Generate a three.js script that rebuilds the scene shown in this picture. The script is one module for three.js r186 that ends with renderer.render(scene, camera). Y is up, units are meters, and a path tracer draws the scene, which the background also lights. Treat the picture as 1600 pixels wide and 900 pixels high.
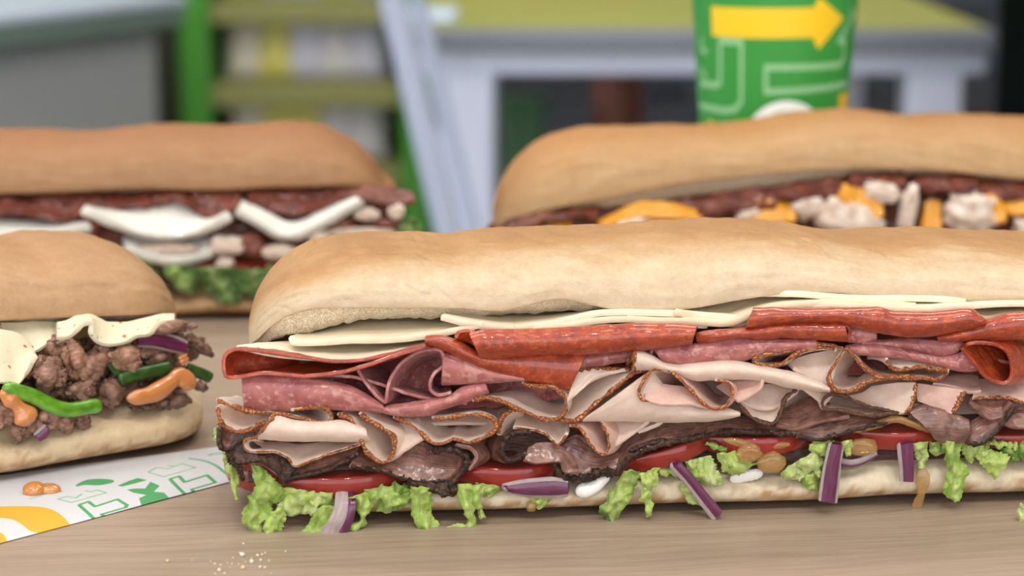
import * as THREE from 'three';
import { createNoise3D } from 'simplex-noise';
import { RoundedBoxGeometry } from 'three/addons/geometries/RoundedBoxGeometry.js';
import { mergeGeometries, mergeVertices } from 'three/addons/utils/BufferGeometryUtils.js';
import { RectAreaLightUniformsLib } from 'three/addons/lights/RectAreaLightUniformsLib.js';

// ---------- camera, sky, lights, exposure ----------
RectAreaLightUniformsLib.init();
const scene = new THREE.Scene();
const FPX = 3513, EYE = new THREE.Vector3(0, 0.95, 0), PITCH = Math.atan(716 / FPX);
const camera = new THREE.PerspectiveCamera(2 * Math.atan(450 / FPX) * 180 / Math.PI, 16 / 9, 0.05, 60);
camera.position.copy(EYE);
camera.rotation.x = -PITCH;
camera.focus = 0.668;
camera.userData.fStop = 9.5;
camera.updateMatrixWorld(true);
scene.background = new THREE.Color(0.96, 0.97, 1.02);          // overcast daylight outside the windows
scene.backgroundIntensity = 5.2;
const renderer = new THREE.WebGLRenderer({ antialias: true });
renderer.toneMapping = THREE.LinearToneMapping;
renderer.toneMappingExposure = 0.57;
renderer.shadowMap.enabled = true;

// ---------- helpers ----------
let seed = 7;
const rnd = () => { seed = (seed * 1664525 + 1013904223) % 4294967296; return seed / 4294967296; };
const rr = (a, b) => a + (b - a) * rnd();
const n3 = createNoise3D(rnd);
const fbm = (x, y, z, o = 4) => { let s = 0, a = 0.5, t = 0; for (let i = 0; i < o; i++) { s += a * n3(x, y, z); t += a; a *= 0.5; x *= 2.03; y *= 2.03; z *= 2.03; } return s / t; };
const clamp = (x, a = 0, b = 1) => Math.min(b, Math.max(a, x));
const mixn = (a, b, t) => a + (b - a) * t;
const sstep = (a, b, x) => { const t = clamp((x - a) / (b - a)); return t * t * (3 - 2 * t); };
const mix3 = (a, b, t) => [mixn(a[0], b[0], t), mixn(a[1], b[1], t), mixn(a[2], b[2], t)];
const V = (x, y, z) => new THREE.Vector3(x, y, z);
const used = {};
function numbered(name) { const n = used[name] = (used[name] ?? -1) + 1; return n ? name + '_' + String(n).padStart(3, '0') : name; }
function tag(o, label, category, group, kind) {
  if (label) o.userData.label = label;
  if (category) o.userData.category = category;
  if (group) o.userData.group = group;
  if (kind) o.userData.kind = kind;
  return o;
}
function mesh(name, geo, mat, parent) {
  const m = new THREE.Mesh(geo, mat); m.castShadow = m.receiveShadow = true;
  m.name = parent ? name : numbered(name); (parent ?? scene).add(m); return m;
}
function thing(name, label, category, group, pos) {
  const o = new THREE.Group(); o.name = numbered(name); if (pos) o.position.copy(pos); scene.add(o); return tag(o, label, category, group);
}
function struct(name, geo, mat) { const m = new THREE.Mesh(geo, mat); m.name = name; m.castShadow = m.receiveShadow = true; m.userData.kind = 'structure'; scene.add(m); return m; }
const boxAt = (w, h, d, x, y, z) => new THREE.BoxGeometry(w, h, d).translate(x, y, z);
const rbox = (w, h, d, r, x = 0, y = 0, z = 0) => new RoundedBoxGeometry(w, h, d, 3, r).translate(x, y, z);

// measuring: where the sight line of a photograph pixel meets a standing plane of the room
const RIGHT = V(1, 0, 0), UPV = V(0, Math.cos(PITCH), -Math.sin(PITCH)), FWD = V(0, -Math.sin(PITCH), -Math.cos(PITCH));
const ray = (px, py) => FWD.clone().addScaledVector(RIGHT, (px - 800) / FPX).addScaledVector(UPV, (450 - py) / FPX);
const TABLE_Y = 0.75;
function onTable(px, py, y = TABLE_Y) { const r = ray(px, py); return EYE.clone().addScaledVector(r, (y - EYE.y) / r.y); }
const proj = (p) => { const d = p.clone().sub(EYE), z = d.dot(FWD); return [800 + FPX * d.dot(RIGHT) / z, 450 - FPX * d.dot(UPV) / z]; };
function at(px, py, dist) { const r = ray(px, py); return EYE.clone().addScaledVector(r, dist / -r.z); }
// a sandwich's own axes: u along it, v up, w across it towards the viewer, measured from its front lower edge
function axes(p0, p1) {
  const o = onTable(...p0), q = onTable(...p1), u = q.clone().sub(o).setY(0).normalize(), w = V(-u.z, 0, u.x);
  return { o, u, w,
    q(px, py, wm) { const r = ray(px, py), t = (o.clone().sub(EYE).dot(w) + wm / 1000) / r.dot(w); return EYE.clone().addScaledVector(r, t); },
    at(uu, v, ww) { return o.clone().addScaledVector(u, uu).addScaledVector(w, ww).setY(TABLE_Y + v); },
    uOf(p) { return p.clone().sub(o).dot(u); } };
}
const AX = { F: axes([450, 817], [1600, 781]), L: axes([0, 752], [270, 708]), B: axes([150, 500], [600, 494]), R: axes([800, 506], [1600, 484]) };
// measured sheets of the photograph, each [left, top, scale, sandwich]
const ZONE = { A: [330, 440, 4, 'F'], B: [330, 640, 4, 'F'], C: [680, 440, 4, 'F'], D: [680, 630, 4, 'F'], E: [980, 440, 4, 'F'], F: [980, 600, 4, 'F'], G: [1250, 440, 4.569, 'F'], H: [1250, 600, 3.749, 'F'],
  I: [0, 340, 3.4625, 'L'], J: [0, 480, 3.75, 'L'], K: [0, 170, 2.424, 'B'], M: [380, 290, 5.293, 'B'], N: [760, 160, 1.905, 'R'], X: [0, 0, 1, 'F'], Y: [0, 0, 1, 'L'] };
// "x,y x,y,w Z:x,y": points of a curve on a sheet; w is millimetres towards the viewer (default dw)
function curve(zone, text, dw) {
  let z = ZONE[zone];
  return text.trim().split(/\s+/).map((s) => {
    let zz = z; if (s[1] === ':') { zz = ZONE[s[0]]; s = s.slice(2); }
    const [x, y, w] = s.split(',').map(Number);
    return { x: zz[0] + x / zz[2], y: zz[1] + y / zz[2], w: (w ?? 0) + dw, ax: zz[3] };
  });
}
const lift = (pts) => pts.map((p) => AX[p.ax].q(p.x, p.y, p.w));
function resample(pts, n) {
  if (pts.length < 2) throw new Error("few points " + n);
  if (pts.some((p) => !isFinite(p.x + p.y + p.z))) throw new Error("bad points " + JSON.stringify(pts));
  if (pts.length === 2) return Array.from({ length: n }, (_, i) => pts[0].clone().lerp(pts[1], i / (n - 1)));
  const c = new THREE.CatmullRomCurve3(pts, false, 'centripetal'); c.arcLengthDivisions = 200;
  return c.getSpacedPoints(n - 1);
}
const cr = (a, b, c, d, t) => 0.5 * (2 * b + (c - a) * t + (2 * a - 5 * b + 4 * c - d) * t * t + (3 * b - a - 3 * c + d) * t * t * t);
function gridOf(rows, nu, nv) {                                    // rows of control points -> nv x nu grid of points
  const R = rows.map((r) => resample(r, nu)), k = R.length, out = [];
  for (let j = 0; j < nv; j++) {
    const f = j / (nv - 1) * (k - 1), i = Math.min(k - 2, Math.floor(f)), t = f - i, row = [];
    for (let s = 0; s < nu; s++) {
      if (k === 2) { row.push(R[0][s].clone().lerp(R[1][s], t)); continue; }
      const b = R[i][s], c = R[i + 1][s], a = i ? R[i - 1][s] : b.clone().multiplyScalar(2).sub(c), d = i + 2 < k ? R[i + 2][s] : c.clone().multiplyScalar(2).sub(b);
      row.push(V(cr(a.x, b.x, c.x, d.x, t), cr(a.y, b.y, c.y, d.y, t), cr(a.z, b.z, c.z, d.z, t)));
    }
    out.push(row);
  }
  return out;
}
function gridNormals(g) {
  const nv = g.length, nu = g[0].length;
  return g.map((row, j) => row.map((p, i) => {
    const a = g[j][Math.min(nu - 1, i + 1)].clone().sub(g[j][Math.max(0, i - 1)]), b = g[Math.min(nv - 1, j + 1)][i].clone().sub(g[Math.max(0, j - 1)][i]);
    const n = a.cross(b); return n.lengthSq() > 1e-18 ? n.normalize() : V(0, 1, 0);
  }));
}
function surf(grid, opt = {}) {                                    // open surface of a grid of points, with uv in metres and colours
  const nv = grid.length, nu = grid[0].length, pos = [], uv = [], col = [], idx = [];
  const ul = [0], vl = [0], jm = nv >> 1, im = nu >> 1;
  for (let i = 1; i < nu; i++) ul.push(ul[i - 1] + grid[jm][i].distanceTo(grid[jm][i - 1]));
  for (let j = 1; j < nv; j++) vl.push(vl[j - 1] + grid[j][im].distanceTo(grid[j - 1][im]));
  for (let j = 0; j < nv; j++) for (let i = 0; i < nu; i++) {
    const p = grid[j][i]; pos.push(p.x, p.y, p.z); uv.push(ul[i] + (opt.u0 ?? 0), vl[j] + (opt.v0 ?? 0));
    if (opt.color) col.push(...opt.color(p, i / (nu - 1), j / (nv - 1), ul[i], vl[j]));
    if (i && j) { const a = (j - 1) * nu + i - 1, b = a + 1, c = a + nu, d = c + 1; if (opt.flip) idx.push(a, c, b, b, c, d); else idx.push(a, b, c, b, d, c); }
  }
  const g = new THREE.BufferGeometry();
  g.setAttribute('position', new THREE.Float32BufferAttribute(pos, 3)); g.setAttribute('uv', new THREE.Float32BufferAttribute(uv, 2));
  if (opt.color) g.setAttribute('color', new THREE.Float32BufferAttribute(col, 3));
  g.setIndex(idx); g.computeVertexNormals();
  return g;
}
// a slice: both faces of a grid, t thick, closed by a narrow rim
function slab(grid, t, opt = {}) {
  const N = gridNormals(grid), nv = grid.length, nu = grid[0].length;
  const off = (k) => grid.map((r, j) => r.map((p, i) => p.clone().addScaledVector(N[j][i], k * t * (opt.taper ? opt.taper(i / (nu - 1), j / (nv - 1)) : 1))));
  const top = off(0.5), bot = off(-0.5), parts = [surf(top, { ...opt, flip: false }), surf(bot, { ...opt, flip: true })];
  const loop = []; for (let i = 0; i < nu; i++) loop.push([0, i]); for (let j = 1; j < nv; j++) loop.push([j, nu - 1]); for (let i = nu - 2; i >= 0; i--) loop.push([nv - 1, i]); for (let j = nv - 2; j >= 0; j--) loop.push([j, 0]);
  const bulge = loop.map(([j, i]) => {                             // rounded rim
    const p = grid[j][i], q = grid[clamp(j, 1, nv - 2)][clamp(i, 1, nu - 2)]; return p.clone().addScaledVector(p.clone().sub(q).normalize(), t * 0.22);
  });
  const rim = [loop.map(([j, i]) => top[j][i]), bulge, loop.map(([j, i]) => bot[j][i])];
  const c = opt.color; parts.push(surf(rim, { u0: opt.u0, v0: opt.v0, flip: false, color: c && ((p, u) => { const [j, i] = loop[Math.round(u * (loop.length - 1))]; return c(grid[j][i], i / (nu - 1), j / (nv - 1), 0, 0); }) }));
  return mergeGeometries(parts);
}
function ruffle(grid, amp, freq, s, fade) {                        // gentle unevenness along the normals (metres)
  const N = gridNormals(grid), nv = grid.length, nu = grid[0].length;
  return grid.map((r, j) => r.map((p, i) => p.clone().addScaledVector(N[j][i], amp * (fade ? fade(i / (nu - 1), j / (nv - 1)) : 1) * fbm(p.x * freq, p.y * freq + s, p.z * freq, 3))));
}
// a strand of changing oval section along points
function strand(pts, ru, rv, opt = {}) {
  const n = opt.n ?? Math.max(24, pts.length * 8), P = resample(pts, n), k = opt.k ?? 8, grid = [];
  let up = opt.up ?? V(0, 1, 0);
  const ring = P.map((p, i) => {
    const t = P[Math.min(n - 1, i + 1)].clone().sub(P[Math.max(0, i - 1)]).normalize(), b = t.clone().cross(up).normalize(), nn = b.clone().cross(t).normalize();
    if (!opt.up) up = nn;
    const e = i / (n - 1), end = opt.round ? Math.sqrt(clamp(1 - Math.pow(Math.max(0, 1 - Math.min(e, 1 - e) * n / (opt.round)), 2))) : 1;
    const a = ru * end * (opt.size ? opt.size(e) : 1), c = rv * end * (opt.size ? opt.size(e) : 1), out = [];
    for (let m = 0; m <= k; m++) { const f = (m % k) / k * Math.PI * 2, w = 1 + (opt.rough ?? 0) * fbm(p.x * 900 + Math.cos(f), p.y * 900 + Math.sin(f), p.z * 900, 2); out.push(p.clone().addScaledVector(b, Math.cos(f) * a * w).addScaledVector(nn, Math.sin(f) * c * w)); }
    return out;
  });
  for (let m = 0; m <= k; m++) grid.push(ring.map((r) => r[m]));
  const caps = [0, n - 1].map((i) => { const r = ring[i], c = P[i]; return surf([r.map(() => c.clone()), r], { flip: i === 0, color: opt.color }); });
  return mergeGeometries([surf(grid, { flip: true, color: opt.color }), ...caps]);
}
// a lump: a ball pushed by noise, scaled, for chunks of food and drops
function lump(c, sx, sy, sz, o = {}) {
  const g = mergeVertices(new THREE.IcosahedronGeometry(1, o.d ?? 5).deleteAttribute('uv').deleteAttribute('normal')), p = g.attributes.position, s = o.s ?? rr(0, 99), uv = [];
  const e = new THREE.Euler(o.rx ?? 0, o.ry ?? 0, o.rz ?? 0), v = V(0, 0, 0);
  for (let i = 0; i < p.count; i++) {
    v.fromBufferAttribute(p, i); const q = o.square ?? 1; if (q !== 1) { v.set(Math.sign(v.x) * Math.pow(Math.abs(v.x), q), Math.sign(v.y) * Math.pow(Math.abs(v.y), q), Math.sign(v.z) * Math.pow(Math.abs(v.z), q)); }
    v.multiplyScalar(1 + (o.a ?? 0.2) * fbm(v.x * (o.f ?? 1.2) + s, v.y * (o.f ?? 1.2), v.z * (o.f ?? 1.2), 4)); if (o.flat !== undefined && v.y < -o.flat) v.y = -o.flat;
    uv.push(v.x * sx, v.y * sy + v.z * sz * 0.6); v.set(v.x * sx, v.y * sy, v.z * sz).applyEuler(e).add(c); p.setXYZ(i, v.x, v.y, v.z);
  }
  g.setAttribute('uv', new THREE.Float32BufferAttribute(uv, 2)); g.computeVertexNormals(); return g;
}

// ---------- materials ----------
function texture(n, fn, srgb = true, m = n) {
  const d = new Uint8Array(n * m * 4);
  for (let y = 0; y < m; y++) for (let x = 0; x < n; x++) { const c = fn(x / n, y / m), o = (y * n + x) * 4; for (let k = 0; k < 3; k++) d[o + k] = clamp(Math.round(c.length ? c[k] : c), 0, 255); d[o + 3] = 255; }
  const t = new THREE.DataTexture(d, n, m); t.magFilter = THREE.LinearFilter; t.minFilter = THREE.LinearMipmapLinearFilter; t.wrapS = t.wrapT = THREE.MirroredRepeatWrapping; if (srgb) t.colorSpace = THREE.SRGBColorSpace; t.needsUpdate = true; return t;
}
const sized = (t, metres, m2 = metres) => { const c = t.clone(); c.repeat.set(1 / metres, 1 / m2); c.needsUpdate = true; return c; };
const mat = (o) => new THREE.MeshPhysicalMaterial({ side: THREE.DoubleSide, roughness: 0.5, ...o });
const grainBump = texture(256, (x, y) => 128 + 90 * fbm(x * 14, y * 14, 1, 5), false);
const fineBump = texture(256, (x, y) => 128 + 100 * fbm(x * 40, y * 40, 7, 4), false);
const fibreBump = texture(256, (x, y) => 128 + 100 * fbm(x * 6, y * 34, 3, 4), false);
const poreBump = texture(512, (x, y) => { const p = fbm(x * 30, y * 30, 5, 3), q = fbm(x * 70, y * 70, 8, 2); return 170 - 130 * sstep(0.12, 0.5, p) - 60 * sstep(0.2, 0.6, q); }, false);
const M = {};
M.turkey = mat({ roughness: 0.85, clearcoat: 0.35, clearcoatRoughness: 0.28, transmission: 0.42, thickness: 0, map: sized(texture(256, (x, y) => { const f = fbm(x * 5, y * 5, 2), g = fbm(x * 22, y * 22, 4); return mix3([250, 234, 219], [238, 214, 196], clamp(0.5 + f * 0.6 + g * 0.25)); }), 0.03), bumpMap: sized(grainBump, 0.02), bumpScale: 0.00012 });
M.ham = mat({ roughness: 0.85, clearcoat: 0.3, clearcoatRoughness: 0.3, transmission: 0.22, thickness: 0, map: sized(texture(256, (x, y) => { const f = fbm(x * 4, y * 4, 12), g = fbm(x * 20, y * 20, 14); return mix3([232, 198, 180], [214, 170, 156], clamp(0.5 + f * 0.8 + g * 0.25)); }), 0.03), bumpMap: sized(grainBump, 0.02), bumpScale: 0.0001 });
M.rind = mat({ roughness: 0.6, map: sized(texture(256, (x, y) => { const f = fbm(x * 16, y * 16, 22); return f > 0.25 ? mix3([186, 118, 62], [224, 184, 132], sstep(0.25, 0.6, f)) : mix3([104, 50, 20], [172, 98, 46], clamp(0.5 + f * 1.2)); }), 0.012), bumpMap: sized(fineBump, 0.012), bumpScale: 0.0003 });
M.darkRind = mat({ roughness: 0.5, map: sized(texture(256, (x, y) => mix3([58, 34, 22], [122, 76, 44], clamp(0.4 + fbm(x * 16, y * 16, 25)))), 0.012), bumpMap: sized(fineBump, 0.012), bumpScale: 0.0003 });
const blot = (x, y, s, f) => { const a = fbm(x * f + 0.35 * fbm(x * f * 2, y * f * 2, s + 5, 2), y * f, s, 3); return a; };
M.salami = mat({ roughness: 0.8, clearcoat: 0.6, clearcoatRoughness: 0.2, transmission: 0.2, thickness: 0, map: sized(texture(1024, (x, y) => { x *= 4; y *= 4; const a = blot(x, y, 31, 6), b = blot(x, y, 37, 15); let c = mix3([196, 120, 110], [160, 84, 84], clamp(0.5 + 0.8 * fbm(x * 5, y * 5, 33))); c = mix3(c, [214, 158, 148], sstep(0.05, 0.6, a) * 0.75); c = mix3(c, [222, 180, 168], sstep(0.2, 0.7, b) * 0.6); return c; }), 0.16), bumpMap: sized(grainBump, 0.015), bumpScale: 0.00015 });
M.pepperoni = mat({ roughness: 0.6, clearcoat: 0.75, clearcoatRoughness: 0.12, map: sized(texture(1024, (x, y) => { x *= 4; y *= 4; const a = blot(x, y, 41, 7), b = blot(x, y, 47, 18); let c = mix3([164, 56, 12], [126, 34, 6], clamp(0.5 + 0.8 * fbm(x * 6, y * 6, 43))); c = mix3(c, [192, 92, 38], sstep(0.05, 0.6, a) * 0.6); c = mix3(c, [186, 112, 66], sstep(0.25, 0.6, b) * 0.5); return c; }), 0.12), bumpMap: sized(grainBump, 0.01), bumpScale: 0.0002 });
M.beef = mat({ roughness: 0.5, clearcoat: 0.55, clearcoatRoughness: 0.2, vertexColors: true, map: sized(texture(256, (x, y) => { const f = fbm(x * 4, y * 9, 51), g = fbm(x * 10, y * 10, 54); return mix3([150, 112, 98], [98, 68, 62], clamp(0.5 + f * 0.5 + g * 0.5)); }), 0.03), bumpMap: sized(fibreBump, 0.03), bumpScale: 0.0003 });
M.char = mat({ roughness: 0.6, clearcoat: 0.18, clearcoatRoughness: 0.25, specularIntensity: 0.6, map: sized(texture(256, (x, y) => mix3([34, 21, 15], [98, 64, 44], clamp(0.35 + fbm(x * 9, y * 9, 58) * 0.9))), 0.02), bumpMap: sized(grainBump, 0.008), bumpScale: 0.0005 });
M.cheese = mat({ roughness: 0.8, clearcoat: 0.3, clearcoatRoughness: 0.35, transmission: 0.12, thickness: 0, vertexColors: true, map: sized(texture(128, (x, y) => mix3([238, 230, 214], [226, 217, 198], clamp(0.5 + fbm(x * 4, y * 4, 61)))), 0.04), bumpMap: sized(fineBump, 0.02), bumpScale: 0.00004 });
M.tomatoSkin = mat({ roughness: 0.25, clearcoat: 0.9, clearcoatRoughness: 0.1, map: sized(texture(128, (x, y) => mix3([188, 42, 20], [158, 28, 14], clamp(0.5 + fbm(x * 5, y * 5, 71)))), 0.04), bumpMap: sized(grainBump, 0.03), bumpScale: 0.0002 });
M.tomatoFlesh = mat({ roughness: 0.2, clearcoat: 0.5, clearcoatRoughness: 0.15, map: sized(texture(128, (x, y) => mix3([206, 66, 40], [180, 40, 26], clamp(0.5 + fbm(x * 6, y * 6, 75)))), 0.03), bumpMap: sized(grainBump, 0.01), bumpScale: 0.0004 });
M.lettuce = mat({ roughness: 0.8, clearcoat: 0.6, clearcoatRoughness: 0.2, vertexColors: true, transmission: 0.4, thickness: 0, map: sized(texture(256, (x, y) => { const f = fbm(x * 24, y * 4, 81), v = Math.abs(fbm(x * 5, y * 9, 84)); return mix3([246, 250, 214], [206, 226, 150], clamp(0.4 + f * 0.6 + sstep(0.02, 0.14, v) * 0.3 - 0.15)); }), 0.02), bumpMap: sized(fibreBump, 0.012), bumpScale: 0.0003 });
M.onionSkin = mat({ roughness: 0.3, clearcoat: 0.7, clearcoatRoughness: 0.15, map: sized(texture(128, (x, y) => mix3([74, 12, 52], [112, 34, 84], clamp(0.4 + 0.8 * fbm(x * 3, y * 14, 91)))), 0.02), bumpMap: sized(fibreBump, 0.01), bumpScale: 0.0001 });
M.onionFlesh = mat({ roughness: 0.8, clearcoat: 0.5, clearcoatRoughness: 0.2, transmission: 0.35, thickness: 0, map: sized(texture(128, (x, y) => mix3([206, 192, 182], [176, 148, 156], clamp(0.45 + 0.7 * fbm(x * 3, y * 12, 94)))), 0.02) });
M.mayo = mat({ color: '#f2eee6', roughness: 0.22, clearcoat: 0.4 });
M.dressing = mat({ color: '#c0924e', roughness: 0.12, clearcoat: 1, clearcoatRoughness: 0.05, transparent: true, opacity: 0.42 });
M.orangeSauce = mat({ color: '#c07a42', roughness: 0.25, clearcoat: 0.9, clearcoatRoughness: 0.08, bumpMap: sized(grainBump, 0.02), bumpScale: 0.0002 });
M.crust = mat({ roughness: 0.62, vertexColors: true, bumpMap: sized(grainBump, 0.014), bumpScale: 0.00016, map: sized(texture(512, (x, y) => { const f = fbm(x * 24, y * 24, 101, 4), g = fbm(x * 5, y * 5, 103, 3); return mix3([252, 248, 240], [234, 222, 204], clamp(0.42 + f * 0.4 + g * 0.4)); }), 0.06) });
M.crumb = mat({ roughness: 0.85, bumpMap: sized(poreBump, 0.02), bumpScale: 0.0007, map: sized(texture(256, (x, y) => mix3([250, 234, 206], [234, 212, 176], clamp(0.35 + fbm(x * 18, y * 18, 104)))), 0.02) });
M.bacon = mat({ roughness: 0.5, clearcoat: 0.3, map: sized(texture(256, (x, y) => { const s = fbm(x * 3, y * 12, 161, 3); return mix3(mix3([112, 48, 30], [84, 34, 22], clamp(0.5 + fbm(x * 4, y * 4, 163))), [160, 98, 72], sstep(0.1, 0.6, s) * 0.6); }), 0.04), bumpMap: sized(grainBump, 0.02), bumpScale: 0.0006 });
M.steak = mat({ roughness: 0.6, clearcoat: 0.2, vertexColors: true, map: sized(texture(256, (x, y) => { const f = fbm(x * 4, y * 14, 171); return mix3([188, 148, 126], [136, 102, 86], clamp(0.5 + f * 0.9)); }), 0.02), bumpMap: sized(fibreBump, 0.012), bumpScale: 0.0004 });
M.chicken = mat({ roughness: 0.6, map: sized(texture(256, (x, y) => mix3([232, 220, 208], [198, 172, 152], clamp(0.4 + fbm(x * 5, y * 5, 175)))), 0.03), bumpMap: sized(grainBump, 0.012), bumpScale: 0.0006 });
M.eggYellow = mat({ color: '#d8942a', roughness: 0.5, clearcoat: 0.2 });
M.greenPepper = mat({ roughness: 0.3, clearcoat: 0.5, map: sized(texture(128, (x, y) => mix3([104, 158, 36], [66, 118, 20], clamp(0.5 + fbm(x * 4, y * 8, 181)))), 0.03) });
M.darkPepper = mat({ roughness: 0.35, clearcoat: 0.4, map: sized(texture(128, (x, y) => mix3([48, 92, 26], [28, 60, 16], clamp(0.5 + fbm(x * 4, y * 8, 185)))), 0.03) });
M.jack = mat({ roughness: 0.8, clearcoat: 0.3, clearcoatRoughness: 0.3, transmission: 0.1, thickness: 0, map: sized(texture(512, (x, y) => { const a = fbm(x * 9, y * 9, 191, 2), b = fbm(x * 10 + 4, y * 10, 195, 2); let c = [226, 216, 184]; c = mix3(c, [196, 84, 52], sstep(0.62, 0.72, a)); return mix3(c, [110, 116, 52], sstep(0.62, 0.72, b)); }), 0.05) });
M.whiteCheese = mat({ roughness: 0.6, clearcoat: 0.3, color: '#dddbd2', transmission: 0.0 });

// ---------- the room ----------
const plain = (color, roughness = 0.6, o = {}) => mat({ color, roughness, ...o });
{
  const X0 = -3.2, X1 = 3.2, Z0 = -5.2, Z1 = 2.4, H = 2.9, T = 0.15;
  const paint = plain('#b9b6ad', 0.8, { bumpMap: sized(fineBump, 0.3), bumpScale: 0.0005 });
  struct('floor', boxAt(X1 - X0 + 2 * T, T, Z1 - Z0 + 2 * T, 0, -T / 2, (Z0 + Z1) / 2), plain('#6f6d6b', 0.45, { map: sized(texture(256, (x, y) => { const f = 225 + 30 * fbm(x * 9, y * 9, 120); return [f, f, f]; }), 1.2) }));
  struct('ceiling', boxAt(X1 - X0 + 2 * T, T, Z1 - Z0 + 2 * T, 0, H + T / 2, (Z0 + Z1) / 2), plain('#dedcd6', 0.85));
  struct('wall_far', boxAt(X1 - X0 + 2 * T, H, T, 0, H / 2, Z0 - T / 2), paint);
  struct('trim_1', boxAt(X1 - X0, 1.1, 0.03, 0, 0.55, Z0 + 0.015), plain('#3c4046', 0.6));   // dark wainscot
  const holed = (name, len, along, zc, xc, o0, o1, y0, y1) => {       // wall with one window opening
    const parts = [], add = (a0, a1, b0, b1) => { const w = a1 - a0, h = b1 - b0; parts.push(along === 'x' ? boxAt(w, h, T, (a0 + a1) / 2, (b0 + b1) / 2, zc) : boxAt(T, h, w, xc, (b0 + b1) / 2, (a0 + a1) / 2)); };
    add(len[0], o0, 0, H); add(o1, len[1], 0, H); add(o0, o1, 0, y0); add(o0, o1, y1, H);
    struct(name, mergeGeometries(parts), paint);
  };
  holed('wall_near', [X0 - T, X1 + T], 'x', Z1 + T / 2, 0, -2.8, 2.8, 0.25, 2.65);
  holed('wall_left', [Z0, Z1], 'z', 0, X0 - T / 2, -4.4, 1.4, 0.8, 2.6);
  struct('wall_right', boxAt(T, H, Z1 - Z0, X1 + T / 2, H / 2, (Z0 + Z1) / 2), paint);
  const frameMat = plain('#d8dadc', 0.4), glass = new THREE.MeshPhysicalMaterial({ color: '#ffffff', transmission: 1, thickness: 0, roughness: 0, ior: 1.45 });
  const windowOf = (name, along, a0, a1, y0, y1, fixed, n) => {
    const w = new THREE.Group(); w.name = name; w.userData.kind = 'structure'; scene.add(w);
    const bar = (len, t, d, a, y, upright) => along === 'x' ? boxAt(upright ? t : len, upright ? len : t, d, a, y, fixed) : boxAt(d, upright ? len : t, upright ? t : len, fixed, y, a);
    const parts = [bar(a1 - a0, 0.06, 0.07, (a0 + a1) / 2, y0 + 0.03), bar(a1 - a0, 0.06, 0.07, (a0 + a1) / 2, y1 - 0.03)];
    for (let i = 0; i <= n; i++) parts.push(bar(y1 - y0, 0.06, 0.07, mixn(a0 + 0.03, a1 - 0.03, i / n), (y0 + y1) / 2, true));
    mesh('window_frame', mergeGeometries(parts), frameMat, w);
    for (let i = 0; i < n; i++) { const pw = (a1 - a0) / n - 0.06, a = mixn(a0, a1, (i + 0.5) / n), g = new THREE.PlaneGeometry(pw, y1 - y0 - 0.12); if (along === 'z') g.rotateY(Math.PI / 2); g.translate(along === 'x' ? a : fixed, (y0 + y1) / 2, along === 'x' ? fixed : a); mesh('pane', g, glass, w); }
  };
  windowOf('window_1', 'x', -2.8, 2.8, 0.25, 2.65, Z1 + T / 2, 4);
  windowOf('window_2', 'z', -4.4, 1.4, 0.8, 2.6, X0 - T / 2, 4);
  // ceiling light panels: a glowing diffuser in a frame and an area light of its size just below
  for (const [x, z, where] of [[-0.9, -0.35, 'left of the two near'], [0.9, -0.35, 'right of the two near'], [-0.9, -2.0, 'left of the two far'], [0.9, -2.0, 'right of the two far']]) {
    const p = thing('ceiling_light', 'flat white ceiling light panel, ' + where + ' panels', 'lamp', 'ceiling light panels', V(x, H, z));
    mesh('frame', rbox(1.24, 0.03, 0.64, 0.008, 0, -0.015, 0), frameMat, p);
    mesh('diffuser', boxAt(1.2, 0.006, 0.6, 0, -0.031, 0), mat({ color: '#ffffff', emissive: new THREE.Color(1, 0.93, 0.84), emissiveIntensity: 4, roughness: 0.6 }), p);
    const l = new THREE.RectAreaLight(new THREE.Color(1, 0.95, 0.88), z > -1 ? 7 : 13, 1.2, 0.6); l.position.set(x, H - 0.045, z); l.lookAt(x, 0, z); scene.add(l);
  }
  // small bright square downlights over the seats in front of the table
  for (const [x, where] of [[-0.7, 'left'], [0.15, 'middle'], [0.95, 'right']]) {
    const p = thing('ceiling_downlight', 'small square ceiling downlight, ' + where + ' of the row of three', 'lamp', 'ceiling downlights', V(x, H, 0.75));
    mesh('frame', rbox(0.24, 0.03, 0.24, 0.006, 0, -0.015, 0), frameMat, p);
    mesh('diffuser', boxAt(0.2, 0.006, 0.2, 0, -0.031, 0), mat({ color: '#ffffff', emissive: new THREE.Color(1, 0.95, 0.88), emissiveIntensity: 6, roughness: 0.6 }), p);
    const l = new THREE.RectAreaLight(new THREE.Color(1, 0.96, 0.9), 190, 0.2, 0.2); l.position.set(x, H - 0.045, 0.75); l.lookAt(x, 0, 0.75); scene.add(l);
  }
}

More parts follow.
